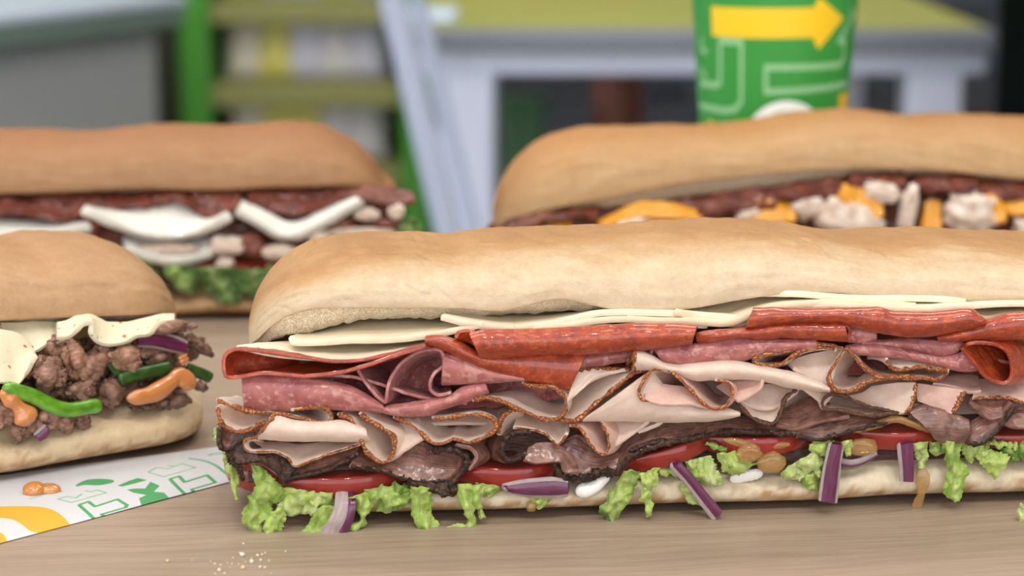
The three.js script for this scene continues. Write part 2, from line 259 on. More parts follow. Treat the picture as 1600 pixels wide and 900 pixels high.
// ---------- the table in front ----------
const WOODT = texture(1024, (x, y) => {
  const warp = fbm(x * 2.2, y * 3, 131, 3) * 0.035, yy = y + warp;
  const streak = fbm(x * 3.2, yy * 90, 133, 3), fine = fbm(x * 10, yy * 270, 137, 2), wide = fbm(x * 1.1, yy * 14, 139, 3);
  return mix3([189, 173, 157], [166, 149, 134], clamp(0.5 + streak * 0.3 + wide * 0.3 + fine * 0.95));
}, true, 2048);
const WOODB = texture(512, (x, y) => 128 + 90 * fbm(x * 4, y * 150, 141, 3), false);
M.wood = mat({ roughness: 0.42, map: sized(WOODT, 0.55, 0.3), bumpMap: sized(WOODB, 0.25, 0.12), bumpScale: 0.00012, color: '#d9d2ca' });
const tableTurn = Math.atan2(-AX.F.u.z, AX.F.u.x);
{
  const c = AX.F.at(0.04, 0, -0.01), t = thing('dining_table', 'pale wood-grain laminate table carrying the four filled sandwiches', 'table', null, V(c.x, 0, c.z)); t.rotation.y = tableTurn;
  const w = 1.3, zf = -0.425, zn = 0.33, th = 0.03, s = new THREE.Shape(), r = 0.04;
  s.moveTo(-w / 2 + r, zf); s.lineTo(w / 2 - r, zf); s.quadraticCurveTo(w / 2, zf, w / 2, zf + r); s.lineTo(w / 2, zn - r); s.quadraticCurveTo(w / 2, zn, w / 2 - r, zn); s.lineTo(-w / 2 + r, zn); s.quadraticCurveTo(-w / 2, zn, -w / 2, zn - r); s.lineTo(-w / 2, zf + r); s.quadraticCurveTo(-w / 2, zf, -w / 2 + r, zf);
  const g = new THREE.ExtrudeGeometry(s, { depth: th, bevelEnabled: true, bevelSize: 0.0015, bevelThickness: 0.0015, bevelSegments: 2 }).rotateX(Math.PI / 2).translate(0, TABLE_Y - 0.0015, 0);
  mesh('tabletop', g, M.wood, t);
  const steel = plain('#2c2d2f', 0.4, { metalness: 0.6 });
  mesh('pedestal', new THREE.CylinderGeometry(0.04, 0.04, TABLE_Y - th - 0.03, 32).translate(0, (TABLE_Y - th) / 2 + 0.012, -0.04), steel, t);
  mesh('base_plate', new THREE.CylinderGeometry(0.27, 0.28, 0.018, 48).translate(0, 0.009, -0.04), steel, t);
  mesh('top_plate', rbox(0.4, 0.012, 0.4, 0.004, 0, TABLE_Y - th - 0.008, -0.04), steel, t);
}

// ---------- far furniture ----------
const whiteMetal = plain('#d9dff0', 0.35);
{
  const D = 2.2, tl = at(640, 60, D), tr = at(1545, 60, D), top = at(1000, 42, D).y, l0 = at(684, 200, D).x, l1 = at(772, 200, D).x, r0 = at(1412, 150, D).x, r1 = at(1512, 150, D).x, low = at(1000, 118, D).y;
  const t = thing('white_metal_table', 'white metal frame table with lime green top behind the sandwiches', 'table', null, V((tl.x + tr.x) / 2, 0, -D - 0.35));
  const W = tr.x - tl.x, cx = (tl.x + tr.x) / 2, leg = l1 - l0, ap = top - 0.022;
  mesh('tabletop', rbox(W, 0.02, 0.72, 0.005, 0, top - 0.01, 0.01), plain('#9a9c4a', 0.5), t);
  mesh('edge_band', rbox(W + 0.004, 0.02, 0.012, 0.003, 0, top - 0.01, 0.372), plain('#7d828c', 0.5), t);
  mesh('apron', rbox(W, ap - low, 0.03, 0.006, 0, (ap + low) / 2, 0.335), whiteMetal, t);
  mesh('apron', rbox(W, ap - low, 0.03, 0.006, 0, (ap + low) / 2, -0.32), whiteMetal, t);
  for (const x of [(l0 + l1) / 2, (r0 + r1) / 2]) for (const z of [0.32, -0.31]) mesh('leg', rbox(leg, ap, leg, 0.006, x - cx, ap / 2, z), whiteMetal, t);
  const nap = thing('paper_napkin', 'pale blue folded paper napkin on the green tabletop behind', 'napkin', null, V(at(668, 2, D + 0.12).x, top + 0.0005, -D - 0.1));
  mesh('sheet', rbox(0.06, 0.004, 0.1, 0.0015, 0, 0.002, 0), plain('#c4d6ee', 0.8), nap); mesh('sheet', rbox(0.058, 0.003, 0.096, 0.001, 0.001, 0.0055, 0), plain('#c4d6ee', 0.8), nap);
}
{ // slanting white chair beside the table
  const whiteMetal = plain('#b4bdd2', 0.4);
  const D = 1.79, a = at(608, 0, D), b = at(664, 230, D), k = (b.x - a.x) / (b.y - a.y), fx = b.x + k * (0 - b.y), t = thing('white_metal_chair', 'white metal chair with slanting legs left of the white table', 'chair', null, V(fx - 0.25, 0, -D - 0.17));
  const leg = (x0, z0, x1, z1, y1, w) => strand([V(x0, 0.0, z0), V((x0 + x1) / 2, y1 / 2, (z0 + z1) / 2), V(x1, y1, z1)], w, w, { k: 12, up: V(0, 0, 1) });
  const tx = a.x + k * 0.02 - (fx - 0.25), th = a.y + 0.03;
  mesh('leg', leg(0.25, 0.17, tx, 0.17, th, 0.0105), whiteMetal, t);
  mesh('leg', leg(0.25, -0.17, tx, -0.17, th, 0.008), whiteMetal, t);
  mesh('leg', leg(-0.28, 0.17, -0.16, 0.17, 0.45, 0.016), whiteMetal, t);
  mesh('leg', leg(-0.28, -0.17, -0.16, -0.17, 0.45, 0.016), whiteMetal, t);
  mesh('seat', rbox(0.42, 0.025, 0.36, 0.01, -0.02, 0.455, 0), whiteMetal, t);
  mesh('backrest', rbox(0.03, 0.16, 0.37, 0.01, tx - 0.002, th + 0.06, 0), whiteMetal, t);
}
{ // low white-topped counter on the left
  const y = 0.74, p = onTable(-60, 27, y), q = onTable(262, -8, y), u = q.clone().sub(p).normalize(), n = V(-u.z, 0, u.x), L = q.distanceTo(p);
  const t = thing('low_counter', 'grey panelled counter with a pale top at the far left', 'counter', null, V((p.x + q.x) / 2, 0, (p.z + q.z) / 2)); t.rotation.y = Math.atan2(-u.z, u.x); t.position.addScaledVector(n, -0.22);
  mesh('panel', rbox(L + 0.1, y - 0.1, 0.4, 0.006, -0.05, (y - 0.1) / 2 + 0.06, 0), plain('#9a9d9c', 0.7), t);
  mesh('plinth', boxAt(L, 0.06, 0.36, 0, 0.03, 0), plain('#2b2c2c', 0.6), t);
  mesh('countertop', rbox(L + 0.16, 0.014, 0.46, 0.004, -0.05, y - 0.007, 0), plain('#c3d2e2', 0.35), t);
  mesh('edge_trim', rbox(L + 0.162, 0.026, 0.44, 0.004, -0.05, y - 0.027, 0.005), plain('#6f8277', 0.5), t);
}
{ // snack rack
  const D = 3.2, x0 = at(282, 80, D).x, x1 = at(648, 80, D).x, s1 = at(450, 132, D).y, s2 = at(450, 2, D).y, W = x1 - x0, cx = (x0 + x1) / 2, gap = s2 - s1, olive = plain('#7f8048', 0.6), lime = plain('#e0da74', 0.5);
  const t = thing('snack_rack', 'green sided snack rack with yellow shelf rails behind the left sandwich', 'rack', null, V(cx, 0, -D - 0.2));
  mesh('side_panel', rbox(0.042, 1.3, 0.42, 0.006, -W / 2 + 0.021, 0.65, 0), plain('#3f8a24', 0.45), t);
  mesh('side_panel', rbox(0.042, 1.3, 0.42, 0.006, W / 2, 0.65, 0), plain('#3f8a24', 0.45), t);
  mesh('back_panel', boxAt(W, 1.3, 0.015, 0, 0.65, -0.2), plain('#b9b257', 0.6), t);
  mesh('post', rbox(0.034, 1.3, 0.4, 0.004, -W / 2 - 0.018, 0.65, -0.005), plain('#23290f', 0.7), t);
  const fy = [];
  for (let y = s2 + gap * 2; y > 0.05; y -= gap) { fy.push(y); mesh('shelf_board', rbox(W - 0.05, 0.014, 0.38, 0.003, 0.01, y - 0.007, 0), olive, t); mesh('price_rail', rbox(W - 0.05, 0.026, 0.006, 0.002, 0.01, y - 0.02, 0.193), olive, t); mesh('shelf_lip', rbox(W - 0.05, 0.01, 0.006, 0.002, 0.01, y - gap + gap * 0.84, 0.15), lime, t); }
  const dark = plain('#3a3d24', 0.7);
  const kinds = [['#eadfca', 'white and tan'], ['#e6dc70', 'yellow'], ['#d8d6e4', 'pale lilac'], ['#e0dcdc', 'pale grey']];
  const packet = (w, h, d) => { const g = []; for (let j = 0; j < 14; j++) { const r = [], v = j / 13 * 2 - 1; for (let i = 0; i < 12; i++) { const uu = i / 11 * 2 - 1; r.push(V(uu * w / 2 * (1 - 0.05 * (1 - v * v)), v * h / 2 + h / 2, d / 2 * Math.sqrt(Math.max(0, (1 - uu * uu) * (1 - Math.pow(Math.abs(v), 5)))))); } g.push(r); } const b = g.map((r) => r.map((p) => V(p.x, p.y, -p.z))); return mergeGeometries([surf(g), surf(b, { flip: true })]); };
  const pw = 0.05, ph = gap * 0.78;
  const rows = [['lower', s1, [0, 1, 2, 3, 2]], ['bottom', s1 - gap, [0, 1, 1, 3, 3]], ['upper', s2, [1, 0, 2, 1, 3]]];
  const nth = ['first', 'second', 'third', 'fourth', 'fifth'];
  for (const [rn, y, ks] of rows) ks.forEach((k, i) => {
    const p = thing('snack_packet', kinds[k][1] + ' snack packet, ' + nth[i] + ' from the green side on the ' + rn + ' rack shelf', 'packet', 'snack packets on the rack', V(cx + mixn(x0 + 0.085, x1 - 0.075, i / 4) - cx, y + 0.0005, -D - 0.2 + 0.12)); p.rotation.x = -0.08; p.rotation.y = rr(-0.1, 0.1);
    mesh('bag', packet(pw + 0.01, ph, 0.03), plain(kinds[k][0], 0.4), p); for (const sy of [0.004, ph - 0.002]) mesh('seal', boxAt(pw + 0.008, 0.008, 0.0016, 0, sy, 0), plain(k === 0 ? '#b48a80' : '#b9ab3c', 0.4), p);
  });
  const card = thing('yellow_shelf_card', 'yellow card strip standing behind the packets of the lower rack shelf', 'card', null, V(cx, s1 + 0.001, -D - 0.2 - 0.12)); mesh('card', rbox(W - 0.13, gap * 0.92, 0.004, 0.001, 0, gap * 0.46, 0), lime, card);
}
{ // dark cabinet at the far right
  const D = 1.72, x0 = at(1536, 150, D + 0.4).x, t = thing('dark_green_cabinet', 'very dark green upright cabinet cut off at the right edge', 'cabinet', null, V(x0 + 0.26, 0, -D - 0.2)); t.rotation.z = 0;
  const dk = plain('#070d0a', 0.9, { specularIntensity: 0.05 }); mesh('body', rbox(0.5, 1.35, 0.4, 0.01, 0, 0.715, 0), dk, t); mesh('plinth', boxAt(0.48, 0.05, 0.37, 0, 0.025, 0), plain('#08090a', 0.6), t); mesh('door', rbox(0.47, 1.28, 0.014, 0.006, 0, 0.72, 0.205), dk, t); mesh('handle', rbox(0.014, 0.2, 0.02, 0.005, 0.19, 0.8, 0.222), plain('#222a26', 0.3, { metalness: 0.7 }), t);
}
{ // dark chairs under and behind the far table
  const blue = plain('#4c5361', 0.4, { metalness: 0.4 }), seatm = plain('#353a44', 0.6);
  const put = (px, D, label, sm) => {
    const c = thing('dark_metal_chair', label, 'chair', 'dark chairs behind the white table', V(at(px, 150, D).x, 0, -D));
    for (const sx of [-1, 1]) { mesh('leg', strand([V(sx * 0.19, 0, 0.2), V(sx * 0.185, 0.25, 0.19), V(sx * 0.18, 0.46, 0.17)], 0.014, 0.014, { up: V(0, 0, 1) }), blue, c); mesh('leg', strand([V(sx * 0.2, 0, -0.22), V(sx * 0.185, 0.45, -0.18), V(sx * 0.17, 0.86, -0.24)], 0.014, 0.014, { up: V(0, 0, 1) }), blue, c); }
    mesh('seat', rbox(0.42, 0.03, 0.42, 0.012, 0, 0.47, 0), sm, c);
    for (let k = 0; k < 3; k++) mesh('back_slat', rbox(0.36, 0.05, 0.012, 0.005, 0, 0.58 + k * 0.11, -0.215 - k * 0.011), blue, c);
  };
  put(930, 3.7, 'dark blue-grey metal chair left behind the white table', seatm); put(1170, 4.45, 'dark blue-grey metal chair right behind the white table', seatm); put(1440, 3.6, 'dark metal chair with plum seat behind the right leg of the white table', plain('#3a2731', 0.6));
  const bin = thing('green_crate', 'small green crate seen under the white table', 'crate', null, V(at(818, 195, 2.75).x, 0, -2.75)); const gm = plain('#35623a', 0.5);
  mesh('body', rbox(0.05, 0.62, 0.06, 0.006, 0, 0.31, 0), gm, bin); mesh('rim', rbox(0.058, 0.02, 0.068, 0.006, 0, 0.62, 0), gm, bin);
  const oc = thing('orange_canister', 'rust orange canister seen under the white table', 'canister', null, V(at(966, 150, 2.8).x, 0, -2.8)); const om = plain('#7a4433', 0.5);
  mesh('body', new THREE.CylinderGeometry(0.032, 0.034, 0.66, 32).translate(0, 0.33, 0), om, oc); mesh('lid', new THREE.CylinderGeometry(0.03, 0.035, 0.02, 32).translate(0, 0.67, 0), om, oc);
}

// ---------- bread ----------
const BREAD = { pale: [0.58, 0.48, 0.355], cream: [0.74, 0.66, 0.52], tan: [0.44, 0.262, 0.115], brown: [0.3, 0.135, 0.045] };
function lerpTable(tab) { const pts = tab.trim().split(/\s+/).map((s) => s.split(',').map(Number)); return (x) => { if (x <= pts[0][0]) return pts[0][1]; for (let i = 1; i < pts.length; i++) if (x <= pts[i][0]) { const [a, b] = [pts[i - 1], pts[i]], t = (x - a[0]) / (b[0] - a[0]), s = (k) => { const p = pts[k - 1] ?? pts[k], q = pts[k + 1] ?? pts[k]; return (q[1] - p[1]) / (q[0] - p[0] || 1); }; const d = b[0] - a[0], m0 = s(i - 1) * d, m1 = s(i) * d, t2 = t * t, t3 = t2 * t; return (2 * t3 - 3 * t2 + 1) * a[1] + (t3 - 2 * t2 + t) * m0 + (-2 * t3 + 3 * t2) * b[1] + (t3 - t2) * m1; } return pts[pts.length - 1][1]; }; }
// o: ax, x0/x1 end pixels, R0/R1 end radii (mm), top / edge / crumb / rim tables, wc, a (half depth mm), bake colours
function bread(label, category, o) {
  const ax = AX[o.ax], root = thing('bread_roll', label, category, null, ax.at(ax.uOf(ax.q((o.x0 + o.x1) / 2, 500, 0)), 0, o.wc / 1000));
  const base = root.position.clone(), top = lerpTable(o.top), edge = lerpTable(o.edge), crumb = lerpTable(o.crumb), rim = lerpTable(o.rim), n = o.n ?? 150;
  const uAt = (x, y, w) => ax.uOf(ax.q(x, y, w)) * 1000, V0 = (x, y, w) => (ax.q(x, y, w).y - TABLE_Y) * 1000;
  const ua = uAt(o.x0, edge(o.x0), 0), ub = uAt(o.x1, edge(o.x1), o.wEnd ?? 0);
  const half = (u) => { const d0 = u - ua, d1 = ub - u, f = (d, R) => d >= R ? 1 : Math.sqrt(clamp(1 - (1 - d / R) ** 2)); return Math.max(0.001, Math.min(f(d0, o.R0), f(d1, o.R1))); };
  const xs = Array.from({ length: n }, (_, i) => { const t = i / (n - 1); return o.x0 + (o.x1 - o.x0) * (t - 0.12 * Math.sin(2 * Math.PI * t) / (2 * Math.PI) * 6 * 0.9); });
  const P = (u, v, w) => ax.at(u / 1000, v / 1000, w / 1000).sub(base);
  const kt = 64, crust = [], under = [], kb = 40, low = [], lid = [], sd = o.seed ?? 1;
  const wr = (u, th) => { const a = fbm(u * 0.05 + th * 0.5, th * 1.2, sd, 3), c = 1 - Math.abs(fbm((u + 1.1 * th) * 0.03, th * 0.05, sd + 9, 2)) * 9, k = sstep(0.0, 0.45, n3(u * 0.02, th * 0.14, sd + 50)); return 0.9 * a - 1.3 * k * (o.crease ?? 0.7) * Math.max(0, c) ** 2; };
  for (let xi = 0; xi < n; xi++) {
    let x = xs[xi], u, s; const tt = xi / (n - 1);
    if (o.byU) { u = ua + (ub - ua) * (tt - 0.09 * Math.sin(2 * Math.PI * tt)); s = half(u); x = proj(P(u, 30, o.wc + o.a * s * 0.8).add(base))[0]; }
    else { u = uAt(x, (top(x) + edge(x)) / 2, 0); s = half(u); }
    const xT = o.byU ? proj(P(u, 45, o.wc).add(base))[0] : x, A = o.a * s, wE = o.wc + A, uL = u + (o.lowShift ?? 0) * sstep(ub - 70, ub, u);
    const vE = V0(x, edge(x), wE - 1), vT = mixn(vE, Math.max(vE + 0.6, V0(xT, top(xT), o.wc - 3)), o.byU ? Math.pow(s, 0.25) : 1), vC = Math.min(vE - 0.3, V0(x, crumb(x), wE - 7)), vR = V0(x, rim(x), wE - 2);
    const h = vT - vE, vB = mixn(vE, vR, 0.5), row = [];
    for (let k = 0; k <= kt; k++) {                                // from the front edge over the top to the back hinge
      const th = mixn(-0.32, Math.PI + 0.15, k / kt), c = Math.cos(th), sn = Math.sin(th), e = o.sq ?? 0.8;
      let w = o.wc + A * Math.sign(c) * Math.pow(Math.abs(c), e), v = vE + h * Math.sign(sn) * Math.pow(Math.abs(sn), e) * (sn < 0 ? 0.55 : 1);
      if (sn < 0 && c > 0) { v = vE + h * 0.14 * (Math.cos(th * 5) - 1) * 0 - (0.32 - 0.32) ; w -= A * 0.1 * (th / 0.32) ** 2; v = vE + 1.2 * (th / 0.32) * 0.8; }
      const k2 = wr(u, th * 12) * Math.min(1, s * 2) * sstep(-0.3, 0.3, th);
      row.push(P(u, v + k2 * Math.max(0, sn), w + k2 * c * 0.8));
    }
    const bk = row[kt].clone(); crust.push(row.concat([0.35, 0.7, 1].map((t) => P(u, mixn(vE - h * 0.05, vR, t), o.wc - A + Math.sin(t * Math.PI) * -1.5))));
    const rw = [], f = row[0].clone();
    for (let k = 0; k <= 22; k++) { const t = k / 22, w = mixn(wE - A * 0.1, o.wc - A * 0.98, t), drop = mixn(vE - 1, vC, Math.min(1, sstep(0, 7 / Math.max(8, 2 * A), t))) - (o.under ?? 0) * sstep(0.1, 1, t); rw.push(P(u + 0.3 * fbm(u * .2, t * 20, 4), k ? drop + 0.8 * fbm(u * 0.22, w * 0.22, sd + 3, 3) : vE - 1, w)); }
    rw[0] = f; under.push(rw);
    // lower half
    const lr = [], H = vR;
    for (let k = 0; k <= kb; k++) {                                // rim, bulging front, underside, back, back rim
      const th = mixn(0.42 * Math.PI, -1.42 * Math.PI, k / kb), c = Math.cos(th), sn = Math.sin(th), e = 0.72;
      let w = o.wc + (A + 3.5 * s) * Math.sign(c) * Math.pow(Math.abs(c), e), v = H * 0.5 + H * 0.5 * Math.sign(sn) * Math.pow(Math.abs(sn), e);
      if (sn > 0) v = H * 0.5 + H * 0.52 * Math.pow(sn / Math.sin(0.42 * Math.PI), 0.8);
      v = Math.max(0.15, v); const b = 0.5 * fbm(u * 0.06, th * 1.5, sd + 20, 3) * sstep(0.5, 3, v) * s;
      lr.push(P(uL, v + b * 0.6, w + b * Math.sign(c)));
    }
    low.push(lr); const ld = []; for (let k = 0; k <= 16; k++) { const t = k / 16, a = lr[0], b = lr[kb]; ld.push(a.clone().lerp(b, t).add(V(0, (k && k < 16 ? 0.0006 * fbm(u * 0.2, t * 12, sd + 5) + 0.001 * Math.sin(Math.PI * t) : 0), 0))); } lid.push(ld);
  }
  const pal = o.pal ?? BREAD, spot = o.spot;
  const topColor = (p, i, j, ul, vl) => {                          // baked colour: deepest on the crown
    const q = p.clone().add(base), u = ax.uOf(q) * 1000, hgt = clamp(j / 0.47), b = fbm(u * 0.035, hgt * 2.2, sd + 30, 3), m = fbm(u * 0.2, hgt * 8, sd + 33, 3);
    let bake = sstep(o.b0 ?? 0.1, o.b1 ?? 0.95, hgt + 0.16 * b + 0.05 * m); if (spot) for (const [su, sh, r, k] of spot) bake += k * Math.exp(-(((u - su) / r) ** 2 + ((hgt - sh) / 0.16) ** 2));
    let c = mix3(pal.pale, pal.tan, clamp(bake * 1.25)); c = mix3(c, pal.brown, sstep(0.72, 1.35, bake)); return c;
  };
  const lowColor = (p, i, j) => {
    const q = p.clone().add(base), u = ax.uOf(q) * 1000, v = (q.y - TABLE_Y) * 1000, b = fbm(u * 0.12, v * 0.25, sd + 40, 3), k = sstep(6.5, 1.5, v + b * 7 + (o.lowBake ?? -0.8));
    return mix3(pal.cream, mix3(pal.tan, pal.pale, 0.1), k * 0.95);
  };
  const T = (g) => g[0].map((_, k) => g.map((r) => r[k]));         // transpose: u along the loaf
  const th = mesh('top_half', surf(T(crust), { color: topColor }), M.crust, root);
  mesh('crumb', surf(T(under), { flip: true }), M.crumb, th);
  const bh = mesh('bottom_half', surf(T(low), { flip: true, color: lowColor }), M.crust, root);
  mesh('crumb', surf(T(lid)), M.crumb, bh);
  return root;
}
const frontBread = bread('long pale-sided sub roll at the front filled with red and white cold cuts', 'bread', { ax: 'F', x0: 386, x1: 1985, R0: 26, R1: 26, wc: -35, a: 36, n: 320, seed: 1, crease: 0.9,
  top: '380,520 386,498 396,466 410,442 430,420 450,405 480,390 530,377 600,371 680,371 720,373 760,367 865,362 960,358 1075,351 1150,347 1206,348 1285,354 1330,363 1364,366 1442,364 1520,362 1600,367 1800,372 1900,390 1960,430 1985,500',
  edge: '380,536 386,535 400,528 420,510 445,493 480,483 530,479 630,480 720,480 780,484 830,474 875,466 930,476 980,485 1080,480 1155,467 1230,457 1305,456 1380,463 1512,468 1600,468 1985,470',
  crumb: '380,540 412,538 455,526 505,518 542,508 605,501 692,500 755,499 785,494 905,490 950,488 1080,485 1155,472 1305,462 1380,468 1512,474 1600,475 1985,475',
  rim: '340,712 420,722 600,738 760,742 900,738 1000,730 1100,728 1200,732 1300,728 1400,706 1500,704 1600,706 1985,706',
  b0: 0.34, b1: 1.08, spot: [[6, 0.55, 14, 0.55], [16, 0.75, 22, 0.3]] });
const leftBread = bread('short light brown sub roll on the paper wrapper filled with steak', 'bread', { ax: 'L', x0: -420, x1: 287, R0: 30, R1: 28, wEnd: -20, byU: true, lowShift: 8, wc: -36, a: 37, n: 150, seed: 5, crease: 0.9, sq: 0.85, lowBake: -2,
  top: '-420,480 -400,430 -330,380 -100,372 0,373 30,372 60,364 100,362 140,364 170,371 200,388 230,415 252,445 266,475 273,497 285,505',
  edge: '-420,510 0,500 60,497 130,494 200,492 250,491 285,506',
  crumb: '-420,516 0,508 130,505 200,502 260,500 285,509',
  rim: '-420,690 0,682 60,664 130,646 200,632 260,616 310,606',
  b0: -0.35, b1: 1.15, pal: { pale: [0.5, 0.33, 0.195], cream: [0.66, 0.54, 0.37], tan: [0.41, 0.245, 0.13], brown: [0.38, 0.19, 0.07] } });
const rearLeftBread = bread('brown sub roll at the back left with bacon, white cheese and spinach', 'bread', { ax: 'B', x0: -520, x1: 622, R0: 30, R1: 30, wc: -36, a: 37, n: 130, seed: 9, crease: 0.4,
  top: '-520,300 -480,230 -400,205 0,204 60,205 110,207 170,202 250,196 350,198 440,192 500,198 550,222 580,248 600,278 622,296',
  edge: '-520,305 0,301 120,298 210,293 330,296 450,290 560,290 622,298',
  crumb: '-520,310 0,304 330,300 560,294 622,300', rim: '-520,455 260,462 330,452 420,458 640,452',
  b0: -0.25, b1: 1.05, pal: { pale: [0.38, 0.235, 0.12], cream: [0.46, 0.3, 0.155], tan: [0.31, 0.155, 0.067], brown: [0.33, 0.13, 0.04] } });
const rearRightBread = bread('golden sub roll at the back right with bacon, egg and orange cheese', 'bread', { ax: 'R', x0: 784, x1: 2050, R0: 32, R1: 30, wc: -32, a: 33, n: 130, seed: 13, crease: 0.5,
  top: '780,345 786,320 800,285 818,258 842,235 880,213 920,202 960,198 1000,198 1060,196 1130,196 1200,190 1262,179 1330,172 1400,173 1442,180 1520,178 1600,181 1900,190 2000,230 2050,290',
  edge: '780,352 800,345 840,330 910,316 980,302 1060,287 1140,277 1240,267 1330,262 1440,264 1520,270 1600,278 2050,300',
  crumb: '780,356 840,338 910,328 970,324 1060,311 1140,302 1240,290 1330,278 1440,273 1600,282 2050,305', rim: '780,430 1600,412 2050,410',
  b0: -0.1, b1: 1.1, pal: { pale: [0.51, 0.355, 0.195], cream: [0.56, 0.42, 0.25], tan: [0.4, 0.222, 0.088], brown: [0.42, 0.17, 0.04] } });

// ---------- fillings: builders ----------
// geometry in room coordinates -> a thing standing at its own base
function settle(name, label, category, group, parts, kind) {           // parts: [name, geometry, material, label?]
  const box = new THREE.Box3(); for (const p of parts) { p[1].computeBoundingBox(); box.union(p[1].boundingBox); }
  const c = box.getCenter(V(0, 0, 0)).setY(box.min.y);
  for (const p of parts) p[1].translate(-c.x, -c.y, -c.z);
  if (parts.length === 1) { const m = mesh(name, parts[0][1], parts[0][2]); m.position.copy(c); return tag(m, label, category, group, kind); }
  const o = thing(name, label, category, group, c); if (kind) o.userData.kind = kind;
  for (const p of parts) { const m = mesh(p[0], p[1], p[2], o); if (p[3]) m.userData.label = p[3]; }
  return o;
}
const KIND = {
  turkey: { name: 'turkey_slice', cat: 'turkey', body: 'meat', mat: M.turkey, t: 0.0009, amp: 0.00035, freq: 90, rind: M.rind, rr: 0.0007 },
  ham: { name: 'turkey_slice', cat: 'turkey', body: 'meat', mat: M.ham, t: 0.0008, amp: 0.0003, freq: 90, rind: M.rind, rr: 0.00052 },
  darkTurkey: { name: 'turkey_slice', cat: 'turkey', body: 'meat', mat: M.turkey, t: 0.0008, amp: 0.0003, freq: 90, rind: M.darkRind, rr: 0.0006 },
  hamPlain: { name: 'turkey_slice', cat: 'turkey', mat: M.ham, t: 0.001, amp: 0.0003, freq: 90 },
  turkeyPlain: { name: 'turkey_slice', cat: 'turkey', mat: M.turkey, t: 0.0011, amp: 0.0003, freq: 90 },
  salami: { name: 'salami_slice', cat: 'salami', mat: M.salami, t: 0.0009, amp: 0.0003, freq: 110 },
  pepperoni: { name: 'pepperoni_slice', cat: 'pepperoni', mat: M.pepperoni, t: 0.0011, amp: 0.00025, freq: 110 },
  beef: { name: 'roast_beef_slice', cat: 'roast beef', body: 'meat', mat: M.beef, t: 0.0013, amp: 0.00042, freq: 110, rind: M.char, rr: 0.0007, color: true },
  beefPlain: { name: 'roast_beef_slice', cat: 'roast beef', mat: M.beef, t: 0.0013, amp: 0.0006, freq: 120, color: true },
  charred: { name: 'roast_beef_slice', cat: 'roast beef', mat: M.char, t: 0.0016, amp: 0.0006, freq: 160 },
  bacon: { name: 'bacon_strip', cat: 'bacon', mat: M.bacon, t: 0.0022, amp: 0.0016, freq: 90 },
  jack: { name: 'cheese_slice', cat: 'cheese', mat: M.jack, t: 0.0017, amp: 0.0006, freq: 60 },
  whiteCheese: { name: 'cheese_slice', cat: 'cheese', mat: M.whiteCheese, t: 0.003, amp: 0.0005, freq: 60 },
  orangeCheese: { name: 'orange_cheese_slice', cat: 'cheese', mat: M.eggYellow, t: 0.003, amp: 0.001, freq: 80 },
  browned: { name: 'turkey_end', cat: 'turkey', mat: M.rind, t: 0.0012, amp: 0.0004, freq: 160 },
  cheese: { name: 'cheese_slice', cat: 'cheese', mat: M.cheese, t: 0.0019, amp: 0.0002, freq: 50 },
};
const TONE = { pale: [0.95, 0.95, 0.72], light: [0.74, 0.84, 0.32], green: [0.42, 0.6, 0.1], deep: [0.13, 0.27, 0.03] };
let sliceSeed = 0;
function finish(kind, label, rows, o) {
  const K = KIND[kind], s = ++sliceSeed; let nu = o.nu ?? 72, nv = o.nv ?? 22;
  let g = gridOf(rows.map(lift), nu, nv);
  g = ruffle(g, (o.amp ?? 1) * K.amp, K.freq, s * 3.7);
  let color; const u0 = rnd() * 3, v0 = rnd() * 3;
  if (K.color) { const tint = o.tint ?? [1.12, 1.02, 0.96], dark = o.dark ?? 0; color = (p, i, j) => { const n = fbm(p.x * 260, p.y * 260, p.z * 260 + s, 3), e = o.edge === 0 ? 0 : sstep(0.30, 0.0, (o.fold ? Math.abs(j - 0.72) * 1.3 : j) + 0.14 * n); const k = mixn(1, 0.16, Math.max(e * 0.9, dark)) * (1 + 0.25 * n); return [tint[0] * k, tint[1] * k, tint[2] * k]; }; }
  if (kind === 'cheese') { const c = o.tint ?? [1, 0.97, 0.86]; color = () => c; }
  const parts = [[K.body ?? 'slice', slab(g, o.t ?? K.t, { color, u0, v0 }), K.mat]];
  if (K.rind && o.rind !== false) {
    const r = o.rr ?? K.rr, lines = { front: g[0], left: g.map((q) => q[0]), right: g.map((q) => q[nu - 1]), back: g[nv - 1] };
    for (const side of (o.rind ?? 'front').split('+')) parts.push(['rind', strand(lines[side].filter((_, i) => i % 2 === 0), r, r * 1.1, { n: Math.round(clamp(lines[side].reduce((t, p, i, q) => i ? t + p.distanceTo(q[i - 1]) : 0, 0) / 0.00045, 16, 150)), k: 8, rough: kind === 'beef' ? 0.6 : 0.35, round: 3, size: (e) => 0.85 + 0.4 * n3(e * 9, s, 1) }), K.rind, kind === 'beef' ? 'blackened outer edge' : 'browned outer edge']);
  }
  if (o.extra) parts.push(...o.extra());
  return settle(K.name, label, K.cat, null, parts);
}
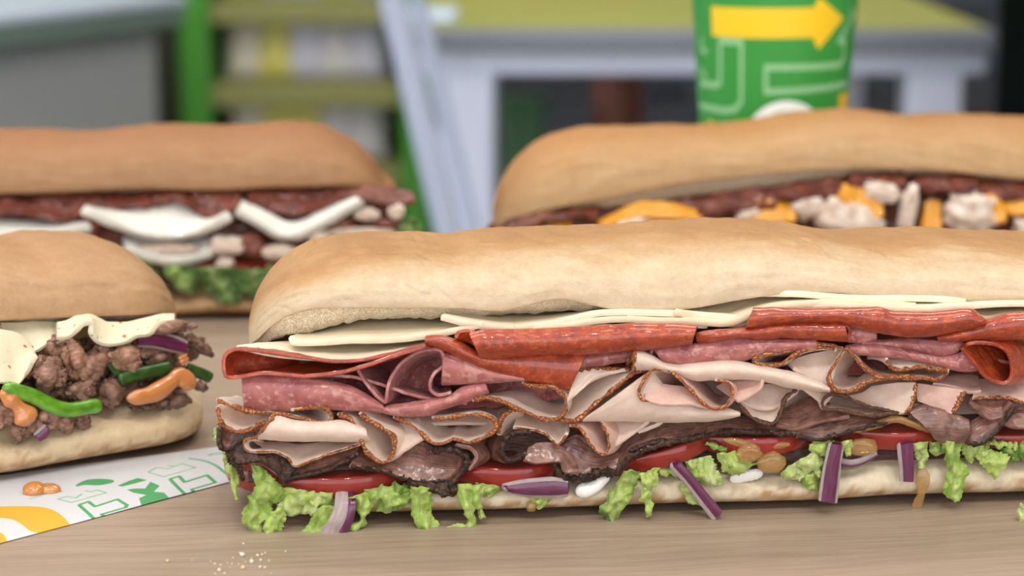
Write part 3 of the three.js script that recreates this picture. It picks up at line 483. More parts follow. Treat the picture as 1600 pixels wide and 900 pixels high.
// a slice whose cut edge `front` faces the viewer and whose meat runs back to `back` (a curve, or a shift dx,dy,dw,shrink)
function edgeSlice(kind, zone, w, label, front, back, o = {}) {
  const f = curve(zone, front, w); let rows;
  if (typeof back === 'string') { const parts = back.split('|'); rows = [f, ...parts.map((b, i) => curve(zone, b, w + (o.dw ?? -18) * (i + 1) / parts.length))]; }
  else {
    const [dx, dy, dw, sc] = back, z = ZONE[zone], cx = f.reduce((a, p) => a + p.x, 0) / f.length, cy = f.reduce((a, p) => a + p.y, 0) / f.length;
    const step = (t, e) => f.map((p) => { const s = mixn(1, sc, e); return { ax: p.ax, w: p.w + dw * t, x: cx + (p.x - cx) * s + dx / z[2] * t, y: cy + (p.y - cy) * s + dy / z[2] * t }; });
    rows = [f, step(0.35, o.bow ?? 0.3), step(0.7, 0.68), step(1, 1)];
  }
  return finish(kind, label, rows, { ...o });
}
// a slice folded over towards the viewer: top and bottom lines of the fold as seen, bulging forward
function foldSlice(kind, zone, w, label, top, bot, bulge, o = {}) {
  const a = curve(zone, top, w), b = curve(zone, bot, w), n = 14;
  const ra = (pts) => { const v = pts.map((p) => V(p.x, p.y, p.w)); return resample(v, n); };
  const A = ra(a), B = ra(b), ax = a[0].ax, deep = o.deep ?? 22, row = (t, dw) => A.map((p, i) => ({ ax, x: mixn(p.x, B[i].x, t), y: mixn(p.y, B[i].y, t), w: mixn(p.z, B[i].z, t) + dw }));
  const rows = [row(o.topIn ?? 0.45, -deep), row(0.1, -bulge * 1.2), row(0, 0), row(0.22, bulge * 0.75), row(0.5, bulge), row(0.78, bulge * 0.75), row(1, 0), row(0.93, -bulge * 1.2), row(o.botIn ?? 0.6, -deep)];
  return finish(kind, label, rows, { nv: 40, fold: true, rind: false, ...o });
}
// a leaf shred between its two long edges
function leaf(zone, w, label, left, right, tone = ['light', 'green'], o = {}) {
  const a = curve(zone, left, w), b = curve(zone, right, w), n = Math.max(a.length, b.length, 5), s = ++sliceSeed * 5.3;
  const ra = (pts) => resample(pts.map((p) => V(p.x, p.y, p.w)), n), A = ra(a), B = ra(b), ax = a[0].ax, bow = o.bow ?? 1.6;
  const row = (t, dw) => A.map((p, i) => ({ ax, x: mixn(p.x, B[i].x, t), y: mixn(p.y, B[i].y, t), w: mixn(p.z, B[i].z, t) + dw * (0.6 + 0.6 * n3(i * 0.7, s, t)) }));
  let g = gridOf([row(0, 0), row(0.3, bow), row(0.65, bow * 0.5), row(1, o.tilt ?? -0.6)].map(lift), 56, 24);
  g = ruffle(g, (o.amp ?? 1) * 0.0012, 90, s); { const N = gridNormals(g), A2 = (o.amp ?? 1) * 0.0008; g = g.map((r, j) => r.map((p, i) => p.clone().addScaledVector(N[j][i], A2 * (0.5 - 2 * Math.abs(n3(p.x * 230 + s, p.y * 150, p.z * 150)))))); }
  { const last = g.length - 1, e = (j) => Math.max(0, 1 - Math.min(j, last - j) / 4); g = g.map((r, j) => r.map((p, i) => p.clone().lerp(g[last >> 1][i], e(j) * 0.14 * n3(i * 0.33, s, j > 9 ? 5 : 1)))); }
  const [c0, c1] = tone.map((t) => TONE[t]), color = (p, i, j) => { const n = fbm(p.x * 160, p.y * 110, p.z * 110 + s, 3), vein = Math.exp(-(((j - 0.5) / 0.1) ** 2)) * 0.5; let k = mix3(c0, c1, clamp(0.5 + n * 0.9 + (Math.abs(j - 0.5) - 0.25) * 0.8)); return mix3(k, TONE.pale, vein * (o.rib ?? 0.6)); };
  return settle(o.name ?? 'lettuce_shred', label, o.cat ?? 'lettuce', null, [['leaf', slab(g, o.t ?? 0.00042, { color, u0: rnd() * 3, v0: rnd() * 3, taper: (i, j) => 1 + 0.7 * (o.thick ?? 0.8) * Math.exp(-(((j - 0.5) / 0.2) ** 2)) }), M.lettuce]]);
}
// a tomato slice: a round slab with rounded skin round two cut faces; px centre of its rim, radius and thickness in mm
function tomato(ax, label, px, py, w, r, t, tiltU, tiltW, turn = 0) {
  const g = [], gi = []; const prof = []; for (let k = 0; k <= 12; k++) { const f = (k / 12 - 0.5) * Math.PI; prof.push([r - t * 0.16 * (1 - Math.cos(f)), t / 2 * Math.sin(f)]); }
  const ring = (rad, y) => Array.from({ length: 97 }, (_, i) => { const f = i / 96 * Math.PI * 2, k = 1 + 0.018 * Math.sin(f * 5 + 1) + 0.012 * Math.sin(f * 3); return V(Math.cos(f) * rad * k, y, Math.sin(f) * rad * k); });
  const skin = surf(prof.map(([a, b]) => ring(a, b)), { flip: true });
  const face = (sgn) => surf([0, 0.25, 0.5, 0.75, 0.93, 1].map((e) => ring(prof[sgn > 0 ? 12 : 0][0] * Math.max(0.002, e), sgn * (t / 2 - (e > 0.2 && e < 0.93 ? t * 0.05 : 0)))), { flip: sgn > 0 });
  const A = AX[ax], front = A.q(px, py, w), o = thing('tomato_slice', label, 'tomato', null, front.clone().addScaledVector(A.w, -r / 1000));
  mesh('skin', skin.scale(0.001, 0.001, 0.001), M.tomatoSkin, o); mesh('flesh', face(1).scale(0.001, 0.001, 0.001), M.tomatoFlesh, o); mesh('flesh', face(-1).scale(0.001, 0.001, 0.001), M.tomatoFlesh, o);
  o.quaternion.setFromRotationMatrix(new THREE.Matrix4().makeBasis(A.u, V(0, 1, 0), A.w)).multiply(new THREE.Quaternion().setFromEuler(new THREE.Euler(tiltW, turn, tiltU)));
  return o;
}
// a strip of red onion: pale flesh with purple skin along one side or on its face
function onion(zone, w, label, left, right, o = {}) {
  const a = curve(zone, left, w), b = curve(zone, right, w), n = Math.max(a.length, b.length, 5), ra = (p) => resample(p.map((q) => V(q.x, q.y, q.w)), n), A = ra(a), B = ra(b), ax = a[0].ax;
  const row = (t, dw) => A.map((p, i) => ({ ax, x: mixn(p.x, B[i].x, t), y: mixn(p.y, B[i].y, t), w: mixn(p.z, B[i].z, t) + dw }));
  const k0 = o.skin?.[0] ?? 0.75, k1 = o.skin?.[1] ?? 1, dw = o.face ? 0.55 : 0;
  const parts = []; if (k0 > 0.02) parts.push(['flesh', slab(gridOf([row(0, 0), row(0.5 * k0, 0.3), row(k0, 0)].map(lift), 50, 10), o.t ?? 0.0022), M.onionFlesh, 'pale translucent flesh']);
  parts.push(['skin', slab(gridOf([row(k0, dw), row((k0 + k1) / 2, dw + 0.25), row(k1, dw)].map(lift), 50, 10), o.ts ?? 0.0023), M.onionSkin, 'glossy purple outer layer']);
  if (k1 < 0.98) parts.push(['flesh', slab(gridOf([row(k1, 0), row(1, -0.3)].map(lift), 50, 8), o.t ?? 0.0022), M.onionFlesh, 'pale translucent flesh']);
  return settle('onion_strip', label, 'onion', null, parts);
}

// ---------- front sandwich ----------
// cheese
edgeSlice('cheese', 'A', 4, 'pale yellow cheese slice whose rounded tip starts left under the front roll', '500,345,-3 520,378 700,380 850,370 1100,367 1300,347 1500,312 1700,270', '560,345,4 700,305 900,262 1100,244 1300,240 1450,244 1600,250 1750,256', { tint: [0.98, 0.94, 0.8], dw: -24 });
edgeSlice('cheese', 'A', 8, 'off-white slice lying directly on the leftmost open pepperoni fold', '160,412,-6 260,432 450,466 650,486 800,496 950,487 1100,464 1250,432 1400,385', '300,392 450,385 600,380 800,376 950,372 1100,370 1250,365 1350,355 1450,340', { tint: [0.95, 0.9, 0.8], t: 0.0012, dw: -20 });
edgeSlice('cheese', 'C', 4, 'thin white cheese slice curving down above the longest pepperoni roll', '40,222 200,262 400,292 620,296 820,276 1000,246 1200,236 1450,262 1700,275', '150,205 350,205 500,208 650,210 800,208 1000,200 1200,195 1450,200 1700,205', { tint: [1, 0.96, 0.82], dw: -22 });
edgeSlice('cheese', 'C', 3, 'cheese slice sagging in the gap beneath the front roll middle', '500,300,2 700,268 880,228 1000,200 1150,190 1350,196 1600,204 1850,228 2050,250', '450,225 700,212 880,205 1000,192 1150,186 1350,188 1600,190 1850,195 2050,200', { tint: [1, 0.97, 0.85], dw: -20 });
edgeSlice('cheese', 'E', 5, 'broad ivory cheese slice arching over the middle pepperoni rolls', '0,232,-1 200,248 400,246 560,262 650,258 800,200 950,160 1150,142 1350,134 1550,140 1800,160', '0,180 200,182 400,172 550,160 650,135 800,110 950,95 1150,85 1350,88 1550,95 1800,100', { tint: [1, 0.95, 0.79], dw: -20 });
edgeSlice('cheese', 'E', 3, 'cheese slice whose low wavy rim ends just left of the long pepperoni roll', '300,190,2 450,222 600,262 720,268 800,240 900,200 1000,160', '300,175 450,165 600,150 720,125 800,108 900,96 1000,88', { tint: [1, 0.95, 0.76], dw: -14 });
edgeSlice('cheese', 'G', 6, 'cheese slice lying on the right half of the long pepperoni roll', '0,170,-2 250,176 500,186 750,200 900,205 1050,186 1250,170 1450,160 1700,158', '0,92 250,92 500,98 750,100 900,104 1050,112 1250,135 1450,140 1700,142', { tint: [1, 0.96, 0.82], dw: -20 });
edgeSlice('cheese', 'G', 4, 'lowest cheese slice showing at the far right above the last pepperoni', '1050,215,-2 1200,232 1330,266 1450,246 1600,232 1800,225', '1050,170 1200,170 1330,165 1450,162 1600,160 1800,160', { tint: [1, 0.93, 0.74], dw: -16 });
edgeSlice('cheese', 'G', 2, 'upper cheese slice tucked tight under the front roll at right centre', '-500,90,-8 -250,84,-3 0,88 250,108 500,120 800,118 1000,124 1180,146', '-500,70 -250,60 0,70 250,80 500,88 800,92 1000,98 1180,130', { tint: [1, 0.97, 0.84], dw: -16 });

// pepperoni
edgeSlice('pepperoni', 'A', 9, 'pepperoni slice folded open like a mouth at the left end', '1330,398,2 1150,446,2 1000,478,1 800,500 600,478 400,448 230,428 130,430 85,465 74,520 90,590,1 130,600,2 300,574,2 450,580,2 600,590,2 750,574,2 900,545,3 1050,495,3 1180,450,3 1340,402,3', [150, -18, -18, 0.42], { nu: 110, bow: 0.05 });
foldSlice('pepperoni', 'C', 9, 'wide glossy pepperoni slice draped below the longest left roll with a pointed corner', '-60,352 60,350 150,385 250,440 380,462 520,455 700,446 945,448', '-60,380 40,412 130,455 230,505 350,552 500,590 680,640 842,668', 2.6, { deep: 14, topIn: 0.3 });
foldSlice('pepperoni', 'C', 12, 'long rolled pepperoni slice left of centre with a turned-back end', '215,330,-1 300,312 500,310 800,297 1100,277 1400,271 1636,280', '285,478,-1 380,472 500,458 700,446 900,446 1100,436 1350,414 1600,384', 3.2, { deep: 16 });
edgeSlice('pepperoni', 'C', 11, 'small turned-back pepperoni corner at the start of the left roll', '132,352 150,318 200,308 250,320 285,400 300,478', '140,356 180,366 220,378 250,400 280,440 296,470', { dw: -3, nv: 10, nu: 30 });
foldSlice('pepperoni', 'E', 12, 'longest smooth rolled pepperoni slice in the upper right half', '788,175 900,170 1100,176 1300,172 1600,172 G:550,196 G:700,222 G:900,228 G:1100,216 G:1250,215 G:1325,285', '740,286 800,288 880,268 1000,254 1350,254 G:310,292 G:450,330 G:600,365 G:820,386 G:1000,366 G:1200,332 G:1325,292', 3.0, { deep: 16, nu: 120 });
foldSlice('pepperoni', 'E', 11, 'shiny short pepperoni roll under the long one with an open right end', '430,330,-3 560,312 700,302 900,272 1050,256 1200,256 1352,252', '440,384,-3 560,366 700,347 850,352 1000,342 1180,354 1382,368', 2.6, { deep: 10, topIn: 0.7, botIn: 0.85 });
edgeSlice('pepperoni', 'E', 12, 'narrow pepperoni end curling at the open tip of the short shiny roll', '1350,255 1378,275 1392,305 1388,345 1376,370', '1300,262 1310,280 1318,305 1315,345 1310,362', { dw: -6, nv: 8, nu: 30 });
foldSlice('pepperoni', 'G', 10, 'flat rolled pepperoni slice running off the right edge', '980,392,-3 1150,352 1330,285 1450,246 1600,226 1750,215', '985,416,-3 1150,420 1300,412 1450,408 1600,398 1750,390', 2.8, { deep: 14 });
edgeSlice('pepperoni', 'G', 12, 'cone-shaped pepperoni slice with a round dark red opening at right', '1148,468,-3 1200,444 1300,437 1400,452 1465,495 1500,560 1512,630 1500,690 1455,724 1390,712 1320,672 1262,610 1205,540 1150,474', [330, -70, -20, 0.5], { nu: 100, bow: -0.15 });

// salami
foldSlice('salami', 'A', 7, 'broad flat salami fold hanging below the open pepperoni at left', '192,588 320,592 500,598 700,622 900,672 1070,770', '205,786 350,800 500,798 700,790 900,800 1080,812', 2.6, { deep: 16, nu: 80 });
edgeSlice('salami', 'A', 8, 'ruffled salami slice forming a big cone beside the broad fold', '915,548,-3 980,650,-1 1090,758,1 1098,690,1 1112,630,1 1150,560 1200,500 1280,448 1360,426 1430,434,1 1452,480,1 1445,530,1 1395,570,1 1368,620,1 1372,680,1 1420,712,1 1500,690', [60, -10, -22, 0.55], { nu: 120, bow: 0.25 });
edgeSlice('salami', 'A', 5, 'shaded salami slice deep inside behind the big salami cone', '600,600 750,590 900,600 1050,640 1200,690 1400,740 1600,760', [0, -60, -22, 0.95]);
foldSlice('salami', 'C', 7.5, 'salami roll right of the cone tucked under draped pepperoni', '50,452 150,468 260,505 400,560 550,602', '42,636 150,636 260,632 400,624 560,612', 2.6, { deep: 14 });
foldSlice('salami', 'A', 7, 'lower salami fold below the cone ending in a square corner', '1060,790 1200,770 1400,735 1500,715 C:150,672 C:310,632', '1080,815 1220,838 1400,815 C:20,800 C:160,758 C:332,690', 2.0, { deep: 16 });
foldSlice('salami', 'C', 5, 'violet shaded salami strip under the long left pepperoni roll', '880,470 1000,452 1150,436 1300,415 1420,398', '900,540 1020,524 1150,500 1280,486 1400,470', 1.6, { deep: 14 });
foldSlice('salami', 'E', 9, 'pink salami roll with an open hollow left end at centre', '165,415 230,402 400,392 600,362 750,352 900,362 1050,366 1180,362', '215,490 290,516 420,518 600,508 720,492 850,455 1000,440 1180,420', 2.8, { deep: 8, topIn: 0.75, botIn: 0.9 });
edgeSlice('salami', 'E', 9.5, 'curled salami lip at the hollow left end of the pink roll', '145,448 165,418 200,405 235,420 248,455 240,490 215,500', '190,452 200,440 215,435 230,442 238,458 232,475 220,482', { dw: -9, nv: 10, nu: 40 });
foldSlice('salami', 'G', 7, 'upper flat salami slice right of centre under the long pepperoni', '430,428 560,428 800,420 1000,428 1175,430', '450,452 650,462 820,492 960,526 1070,530 1165,450', 1.2, { deep: 18 });
foldSlice('salami', 'G', 8, 'lower wide salami slice right of centre draped over turkey', '330,462 450,452 600,456 760,490 950,540 1100,528 1195,492', '380,512 520,522 650,534 820,556 1000,598 1140,630 1262,626', 1.5, { deep: 18 });
foldSlice('salami', 'G', 8.5, 'small pale salami flap at the open end of the shiny pepperoni', '345,335 420,330 500,340 545,365', '345,425 420,428 500,418 545,408', 1.2, { deep: 12 });
edgeSlice('salami', 'G', 3, 'dark recessed salami slice at right behind the long pepperoni roll', '400,430 600,420 800,410 1000,420 1200,470 1400,560 1600,600', [0, -60, -20, 0.98]);

// turkey
edgeSlice('turkey', 'A', 9, 'top left turkey slice folded into a narrow loop with brown rim', '35,738,-2 110,770 220,806 380,820 500,840 600,864 690,890 735,882 756,846 738,806 685,783 600,786 500,798', [-60, -50, -20, 0.6], { nu: 90 });
edgeSlice('turkey', 'B', 8, 'leftmost rounded turkey lobe hanging under the narrow loop', '38,-20,-2 45,30 70,90 140,132 220,132 300,98 375,72 404,36', '60,-30 110,-35 170,-30 220,-20 260,-10 310,0 350,8 390,15', { dw: -14 });
foldSlice('turkey', 'B', 9.5, 'long white turkey fold lower left with a rimmed left end', '392,44 540,72 700,84 820,76 900,100 960,130', '284,176 430,186 620,190 780,193 930,192 985,182', 2.6, { rind: 'left', deep: 16 });
edgeSlice('turkey', 'B', 11, 'drooping turkey cone pointing down over the roast beef at left', '790,28,-3 868,62,-2 910,122,-1 940,200 975,262 1028,312 1078,330 1122,300 1146,240 1150,190 1128,152 1060,108,-1 980,62,-2 925,20,-3', [200, -70, -20, 0.5], { nu: 100, bow: 0.1 });
edgeSlice('turkeyPlain', 'B', 9, 'plain turkey flap filling behind the drooping cone on its right', '1150,300 1220,250 1290,205 1335,180', '1120,120 1180,90 1240,70 1300,60', { dw: -8, nu: 30 });
edgeSlice('turkey', 'B', 10, 'wide turkey loop left of centre with its rim running all around', '1140,45,-3 1250,92,-2 1312,142,-1 1362,192 1422,212 1500,188 D:100,222 D:200,242 D:300,216 D:370,176 D:391,136 D:362,98 D:300,74 D:230,68 D:150,82 D:50,98 B:1380,50,-3', [40, -60, -18, 0.6], { nu: 120, bow: 0.15 });
edgeSlice('turkey', 'C', 11, 'rounded turkey tongue framed by a rim beneath the draped pepperoni corner', '235,744,-3 330,730,-2 430,750 500,790 600,836 700,862 770,850 812,800 816,740 780,690 720,655 640,650,-1 565,642,-2 545,625,-3', [110, -60, -20, 0.62], { nu: 110, bow: 0.1 });
edgeSlice('turkey', 'D', 9, 'small upright turkey pleat between the wide loop and the tongue', '392,196 402,135 424,80 470,48 532,38', '440,200 470,165 500,120 525,88 560,60', { dw: -8, nu: 40 });
edgeSlice('turkey', 'C', 9.5, 'turkey slice with a long diagonal brown rim left of centre', '1350,552,-2 1250,568 1170,625 1080,700 990,770 930,830 870,874 800,864 735,846', '1030,562 990,600 940,650 900,690 860,730 820,770 790,800 760,815 740,825', { dw: -10, nu: 90 });
edgeSlice('turkey', 'C', 8, 'turkey slice whose flat top rim runs behind the draped pepperoni corner', '885,562 950,552 1020,546 1120,550 1240,552', '820,760 860,720 900,680 960,620 1020,575', { dw: 3, nu: 50 });
foldSlice('turkey', 'C', 9, 'large smooth turkey fold spreading under the pink slice at centre', '1345,556 1400,620 1460,690 1600,745 E:450,770 E:600,790 E:700,822', '925,862 1080,864 1250,868 1450,870 E:420,872 E:580,860 E:705,832', 3.2, { deep: 18 });
edgeSlice('ham', 'E', 15, 'pinkish slice at centre curling into a wave with a thin rim', '140,752,-1 92,738 76,690 96,632 132,580,-1 190,545,-2 240,546,-2 290,572,-1 340,620 400,682 450,736 500,776 560,794 612,776 642,735 656,682 640,642 600,621,-1 545,615,-2', [110, -20, -20, 0.55], { nu: 120, bow: 0.1 });
edgeSlice('hamPlain', 'E', 13, 'pinkish flap with a torn corner right of the curled wave', '690,748 740,730 790,700 832,665 846,612', '560,660 600,640 650,615 720,600 800,600', { dw: -8, nu: 40, extra: () => [] });
edgeSlice('hamPlain', 'E', 14, 'smooth pink inner fold lying below the thin-rimmed wave', '110,745 200,768 300,772 400,770 500,790', '110,640 180,640 260,650 340,660 420,700', { dw: -5, nu: 50 });
foldSlice('turkey', 'E', 11, 'long slender turkey roll crossing the centre under the pink salami', '46,430 130,452 220,508 340,526 500,506 660,502 800,526 1000,562 1150,612 1262,668', '44,545 160,546 300,572 380,606 550,608 750,602 860,618 960,642 1090,666 1266,682', 3.0, { rind: 'left', deep: 12 });
edgeSlice('browned', 'E', 10, 'browned turkey end sticking out left of the slender roll', '2,500 20,490 40,455 46,412', '-5,520 10,522 30,520 44,520', { dw: -4, nu: 20, nv: 8, t: 0.0012 });
edgeSlice('turkey', 'E', 11, 'turkey slice with an arched double rim right of centre', '1345,416,-1 1220,390 1130,388 1050,411 950,442 845,456 800,480 802,508 870,521 960,516 1020,472 1100,432 1200,412 1310,426,-1', [40, 10, -18, 0.75], { nu: 110 });
edgeSlice('turkeyPlain', 'E', 9.5, 'smooth turkey flap between the arched rim and the open fan', '1040,545 1100,585 1180,640 1265,665', '1000,512 1100,470 1220,440 1340,425', { dw: -6, nu: 40 });
edgeSlice('turkey', 'G', 12, 'open fan-shaped turkey slice with a wide rimmed mouth', '1055,642,-4 1000,690,-3 880,688,-2 750,684,-1 620,680 520,655 440,592 380,526 330,482 255,576 206,670 226,752 300,778 390,768 460,726 560,702 660,690,-1', [-30, -40, -20, 0.5], { nu: 120, bow: 0.1 });
edgeSlice('turkey', 'G', 9, 'turkey slice with a dark folded rim below the draped salami at right', '1062,636 960,622 850,606 760,626 690,632 636,596 620,545', '1000,560 900,545 800,530 720,525 640,520 560,530 480,545', { dw: -8 });
edgeSlice('turkey', 'H', 9.5, 'bright white turkey fold right of the fan narrowing to the left', '676,-8 673,50 656,108 632,155 600,172', '560,-5 540,40 520,90 500,120 480,150|420,18 380,45 350,58 310,66 285,74', { dw: -8 });
edgeSlice('darkTurkey', 'H', 10, 'low turkey loop with a dark brown rim under the bright fold', '590,165,-1 500,150,-1 420,132 330,105 250,70 185,58 145,80 130,120 150,150 210,153 300,170 400,186 500,180 592,172,-1', [-60, -30, -16, 0.6], { nu: 100, bow: 0.1 });
edgeSlice('turkeyPlain', 'F', 8.5, 'plain turkey flap leading down left of the dark-rimmed low loop', '1225,140 1190,100 1140,60 1100,30', '1290,60 1270,45 1240,25 1200,10', { dw: -4, nu: 30, nv: 10 });
edgeSlice('ham', 'H', 9.5, 'pinkish grey slice with a ragged brown end right of the bright fold', '970,36 942,76 916,130 888,174', '690,-4 688,30 684,60 692,98', { dw: -4, rr: 0.0009 });
edgeSlice('ham', 'H', 8, 'pinkish slice far right with a dark seam behind the pepperoni cone', '1010,85 1100,80 1200,82 1320,110 1450,130', '1040,-20 1100,-25 1200,-30 1320,-20 1450,-10', { dw: -10 });
edgeSlice('hamPlain', 'H', 6, 'shaded pinkish slice under the cone tip at right', '780,0 900,20 1000,50 1060,40', '830,-40 900,-50 980,-50 1040,-40', { dw: -10, nu: 40 });
edgeSlice('darkTurkey', 'F', 10, 'tan turkey slice with a rounded dark-rimmed bottom at centre right', '678,98,-1 720,160 780,210 850,242 905,246 942,208 962,158 978,108 1022,60 1072,34,-1', '740,60 780,62 820,66 860,66 890,60 920,50 945,36 965,25 1000,10 1040,0', { dw: -12, nu: 90 });
edgeSlice('turkeyPlain', 'F', 7.5, 'smooth tan turkey fill behind the dark-rimmed slice at centre right', '700,110 800,150 900,160 980,110 1060,50', '700,20 800,10 900,5 980,0 1060,-10', { dw: -6, nu: 40 });
edgeSlice('turkey', 'D', 9, 'pointed white turkey wedge hanging under the tongue', '490,152 580,160 660,176 720,216 765,256 800,222 826,186', '520,70 580,85 640,95 690,102 740,108 790,112 845,112', { dw: -10, rr: 0.00035 });
edgeSlice('ham', 'D', 11, 'pinkish turkey cone drooping below the diagonal rim', '840,138,-2 890,146,-1 930,190 960,242 1002,292 1052,322 1080,300 1086,250 1076,200 1052,150,-1 1040,108,-2', [190, -70, -18, 0.5], { nu: 90, bow: 0.05 });
edgeSlice('turkeyPlain', 'D', 8, 'turkey flap right of the drooping pinkish cone', '1095,290 1180,230 1260,170 1335,112', '1060,140 1120,120 1200,105 1280,95', { dw: -6, nu: 30 });
edgeSlice('turkeyPlain', 'D', 7, 'small white turkey piece right of the drooping pinkish cone', '1270,180 1320,165 1380,140 1430,108', '1290,110 1330,105 1370,100 1420,95', { dw: -6, nu: 24 });
edgeSlice('turkey', 'B', 8.5, 'lowest left turkey slice lying on blackened roast beef', '930,214,-1 700,290 600,326 520,348 480,302 400,266 300,262 230,256 204,216 225,186 300,186', '900,200 750,210 650,220 560,225 500,220 420,215 360,212 320,210 300,208 310,206 330,205', { dw: -10, rr: 0.0004 });

// roast beef
edgeSlice('beef', 'B', 7, 'dark roast beef lobe at the far left end of the stack', '44,108,-1 48,200 84,252 150,222 215,185 275,168', '62,100 110,100 150,102 190,105 230,108 262,120', { dw: -8, dark: 0.35 });
edgeSlice('charred', 'B', 8.5, 'blackened roast beef rim at left with a thin hanging tail', '110,318 165,338 235,332 300,326 372,356 422,402 442,466', '92,262 165,214 235,198 325,258 425,276 505,326 560,330', { dw: -3, extra: () => { const p = lift(curve('B', '105,275 128,322 165,362 190,400 198,452', 9)), g = strand(p, 0.0011, 0.0009, { rough: 1.2, round: 4, k: 8, n: 50, size: (e) => 1.1 - 0.45 * e }); return [['hanging_tail', g, M.char, 'thin blackened tail']]; } });
edgeSlice('beef', 'B', 6, 'mauve roast beef slice with a dark left tip above the left tomato', '440,466,1 500,436 600,410 720,376 850,322 925,280', '430,386 510,348 600,322 700,290 820,248 935,210', { dw: -6 });
edgeSlice('beef', 'B', 7, 'big mauve roast beef slice under the drooping turkey cone', '864,358 950,366 1050,382 1180,422 1280,446 1400,446 1495,432', '915,240 1000,300 1090,322 1180,262 1290,200 1420,262 1575,300', { dw: -6, edge: 0 });
edgeSlice('charred', 'B', 8.5, 'thick blackened roast beef edge ending in a square black corner', '1232,455 1300,490 1400,515 1518,532', '1225,425 1300,440 1400,446 1500,436', { dw: -2, nu: 50, nv: 12 });
edgeSlice('beef', 'D', 8.5, 'roast beef loop with a black strand rim left of the middle tomato', '-30,302,-1 60,286 140,300 194,342 184,402 140,452 108,502 112,568 50,562 0,545', [-90, -10, -12, 0.6], { nu: 80, rr: 0.0011 });
edgeSlice('beef', 'D', 8, 'small mauve roast beef curl beside the black strand rim', '128,262 220,286 252,330 232,380 205,416', '260,235 315,285 330,330 305,362 255,392', { dw: -6, edge: 0, rind: false });
edgeSlice('beef', 'D', 9, 'roast beef curl with a dark hollow above the middle tomato', '592,175 520,178 456,214 420,274 425,335 462,364 520,350 572,318', [-120, -10, -14, 0.8], { nu: 70, rr: 0.0009, bow: -0.1 });
edgeSlice('beef', 'D', 9.5, 'wet shiny roast beef hump above the purple onion wedge', '554,356 620,376 720,371 785,372 812,430 892,434', '588,280 642,252 722,248 792,278 842,330 884,398', { dw: -3, edge: 0, rind: false, tint: [1.1, 0.98, 0.92] });
edgeSlice('beef', 'D', 7.5, 'large roast beef slice draped to the left of the tilted tomato', '735,372,1 775,422 806,458 880,470 985,445 1060,425 1135,440', '785,250 850,215 900,200 980,262 1050,320 1130,300 1210,250', { dw: -5, dark: 0.25, rr: 0.0012 });
edgeSlice('beef', 'D', 8, 'dark glossy roast beef slice lying along the tilted tomato', '1135,442 1210,346 1290,302 1400,266 1500,241 1680,205', '1120,300 1250,190 1330,140 1450,105 1560,110 1720,105', { dw: -6, dark: 0.45, rr: 0.001 });
edgeSlice('beef', 'F', 7.5, 'dressing-soaked roast beef slice above the two middle right tomatoes', '0,420 150,372 270,352 450,330 600,302 800,300 1060,312', '20,350 130,300 330,232 520,200 700,190 850,242 1060,285', { dw: -7, dark: 0.3, rr: 0.0009 });
edgeSlice('beef', 'F', 8.5, 'roast beef slice with a broad dark rim rising to the right', '1060,330 1200,342 1300,322 1450,282 1640,235', '1045,292 1200,246 1350,206 1500,190 1640,190', { dw: -4, dark: 0.55 });
edgeSlice('beef', 'F', 6.5, 'pink-centred roast beef face above the rising dark rim', '930,268 1050,290 1200,242 1390,200', '975,170 1060,120 1160,82 1300,160', { dw: -8, edge: 0, rind: false });
edgeSlice('beef', 'H', 9, 'brown dressing-covered beef piece above the right tomato', '640,190 690,215 750,222 805,205 812,170', '630,140 680,120 730,115 780,130 800,150', { dw: -4, dark: 0.15, rind: false });
edgeSlice('beef', 'H', 9, 'rounded roast beef flap with dark rim at right by the cone', '970,342 1010,348 1062,346 1112,310 1178,242 1262,120', '985,270 1000,235 1035,205 1070,180 1110,140 1180,70', { dw: -6, rr: 0.0008 });
edgeSlice('beef', 'H', 8, 'roast beef face with pale pink middle under the right seam', '995,110 1050,170 1110,210 1180,200 1252,130', '1000,60 1060,70 1120,72 1190,75 1250,80', { dw: -5, edge: 0, rind: false });
edgeSlice('beef', 'H', 8.5, 'last roast beef piece cut off by the right edge', '1195,230 1250,255 1330,262 1450,260', '1200,190 1240,150 1310,125 1450,120', { dw: -5, edge: 0, rind: false });
foldSlice('beefPlain', 'H', 8.5, 'glossy brown beef fold left of the rounded right flap', '640,165 720,140 820,150 920,190 985,215', '800,315 840,335 900,335 960,330 990,290', 2, { dark: 0.25, edge: 0 });

// tomato
tomato('F', 'leftmost tomato slice under the dark left roast beef', 528, 756, 7.5, 34, 6.4, 0.035, 0.05);
tomato('F', 'middle left tomato slice lying on the purple onion wedge', 799, 742, 7.5, 24, 6.4, 0.03, 0.06);
tomato('F', 'tilted tomato slice rising to the right at centre', 1044, 712, 7.5, 22, 5.6, 0.3, 0.05);
tomato('F', 'dressing-coated tomato slice right of centre', 1188, 690, 8, 24, 5.4, 0.0, 0.08);
tomato('F', 'tomato slice with a pale seed edge beneath the brown beef at right', 1412, 674, 8, 20, 5.6, 0.04, 0.18);
tomato('F', 'last tomato slice cut off by the right edge', 1590, 681, 6, 26, 4.4, 0.02, 0.08);
tomato('F', 'tomato end peeking out beside the left lettuce', 430, 738, 2, 20, 4.5, -0.55, 0.1);

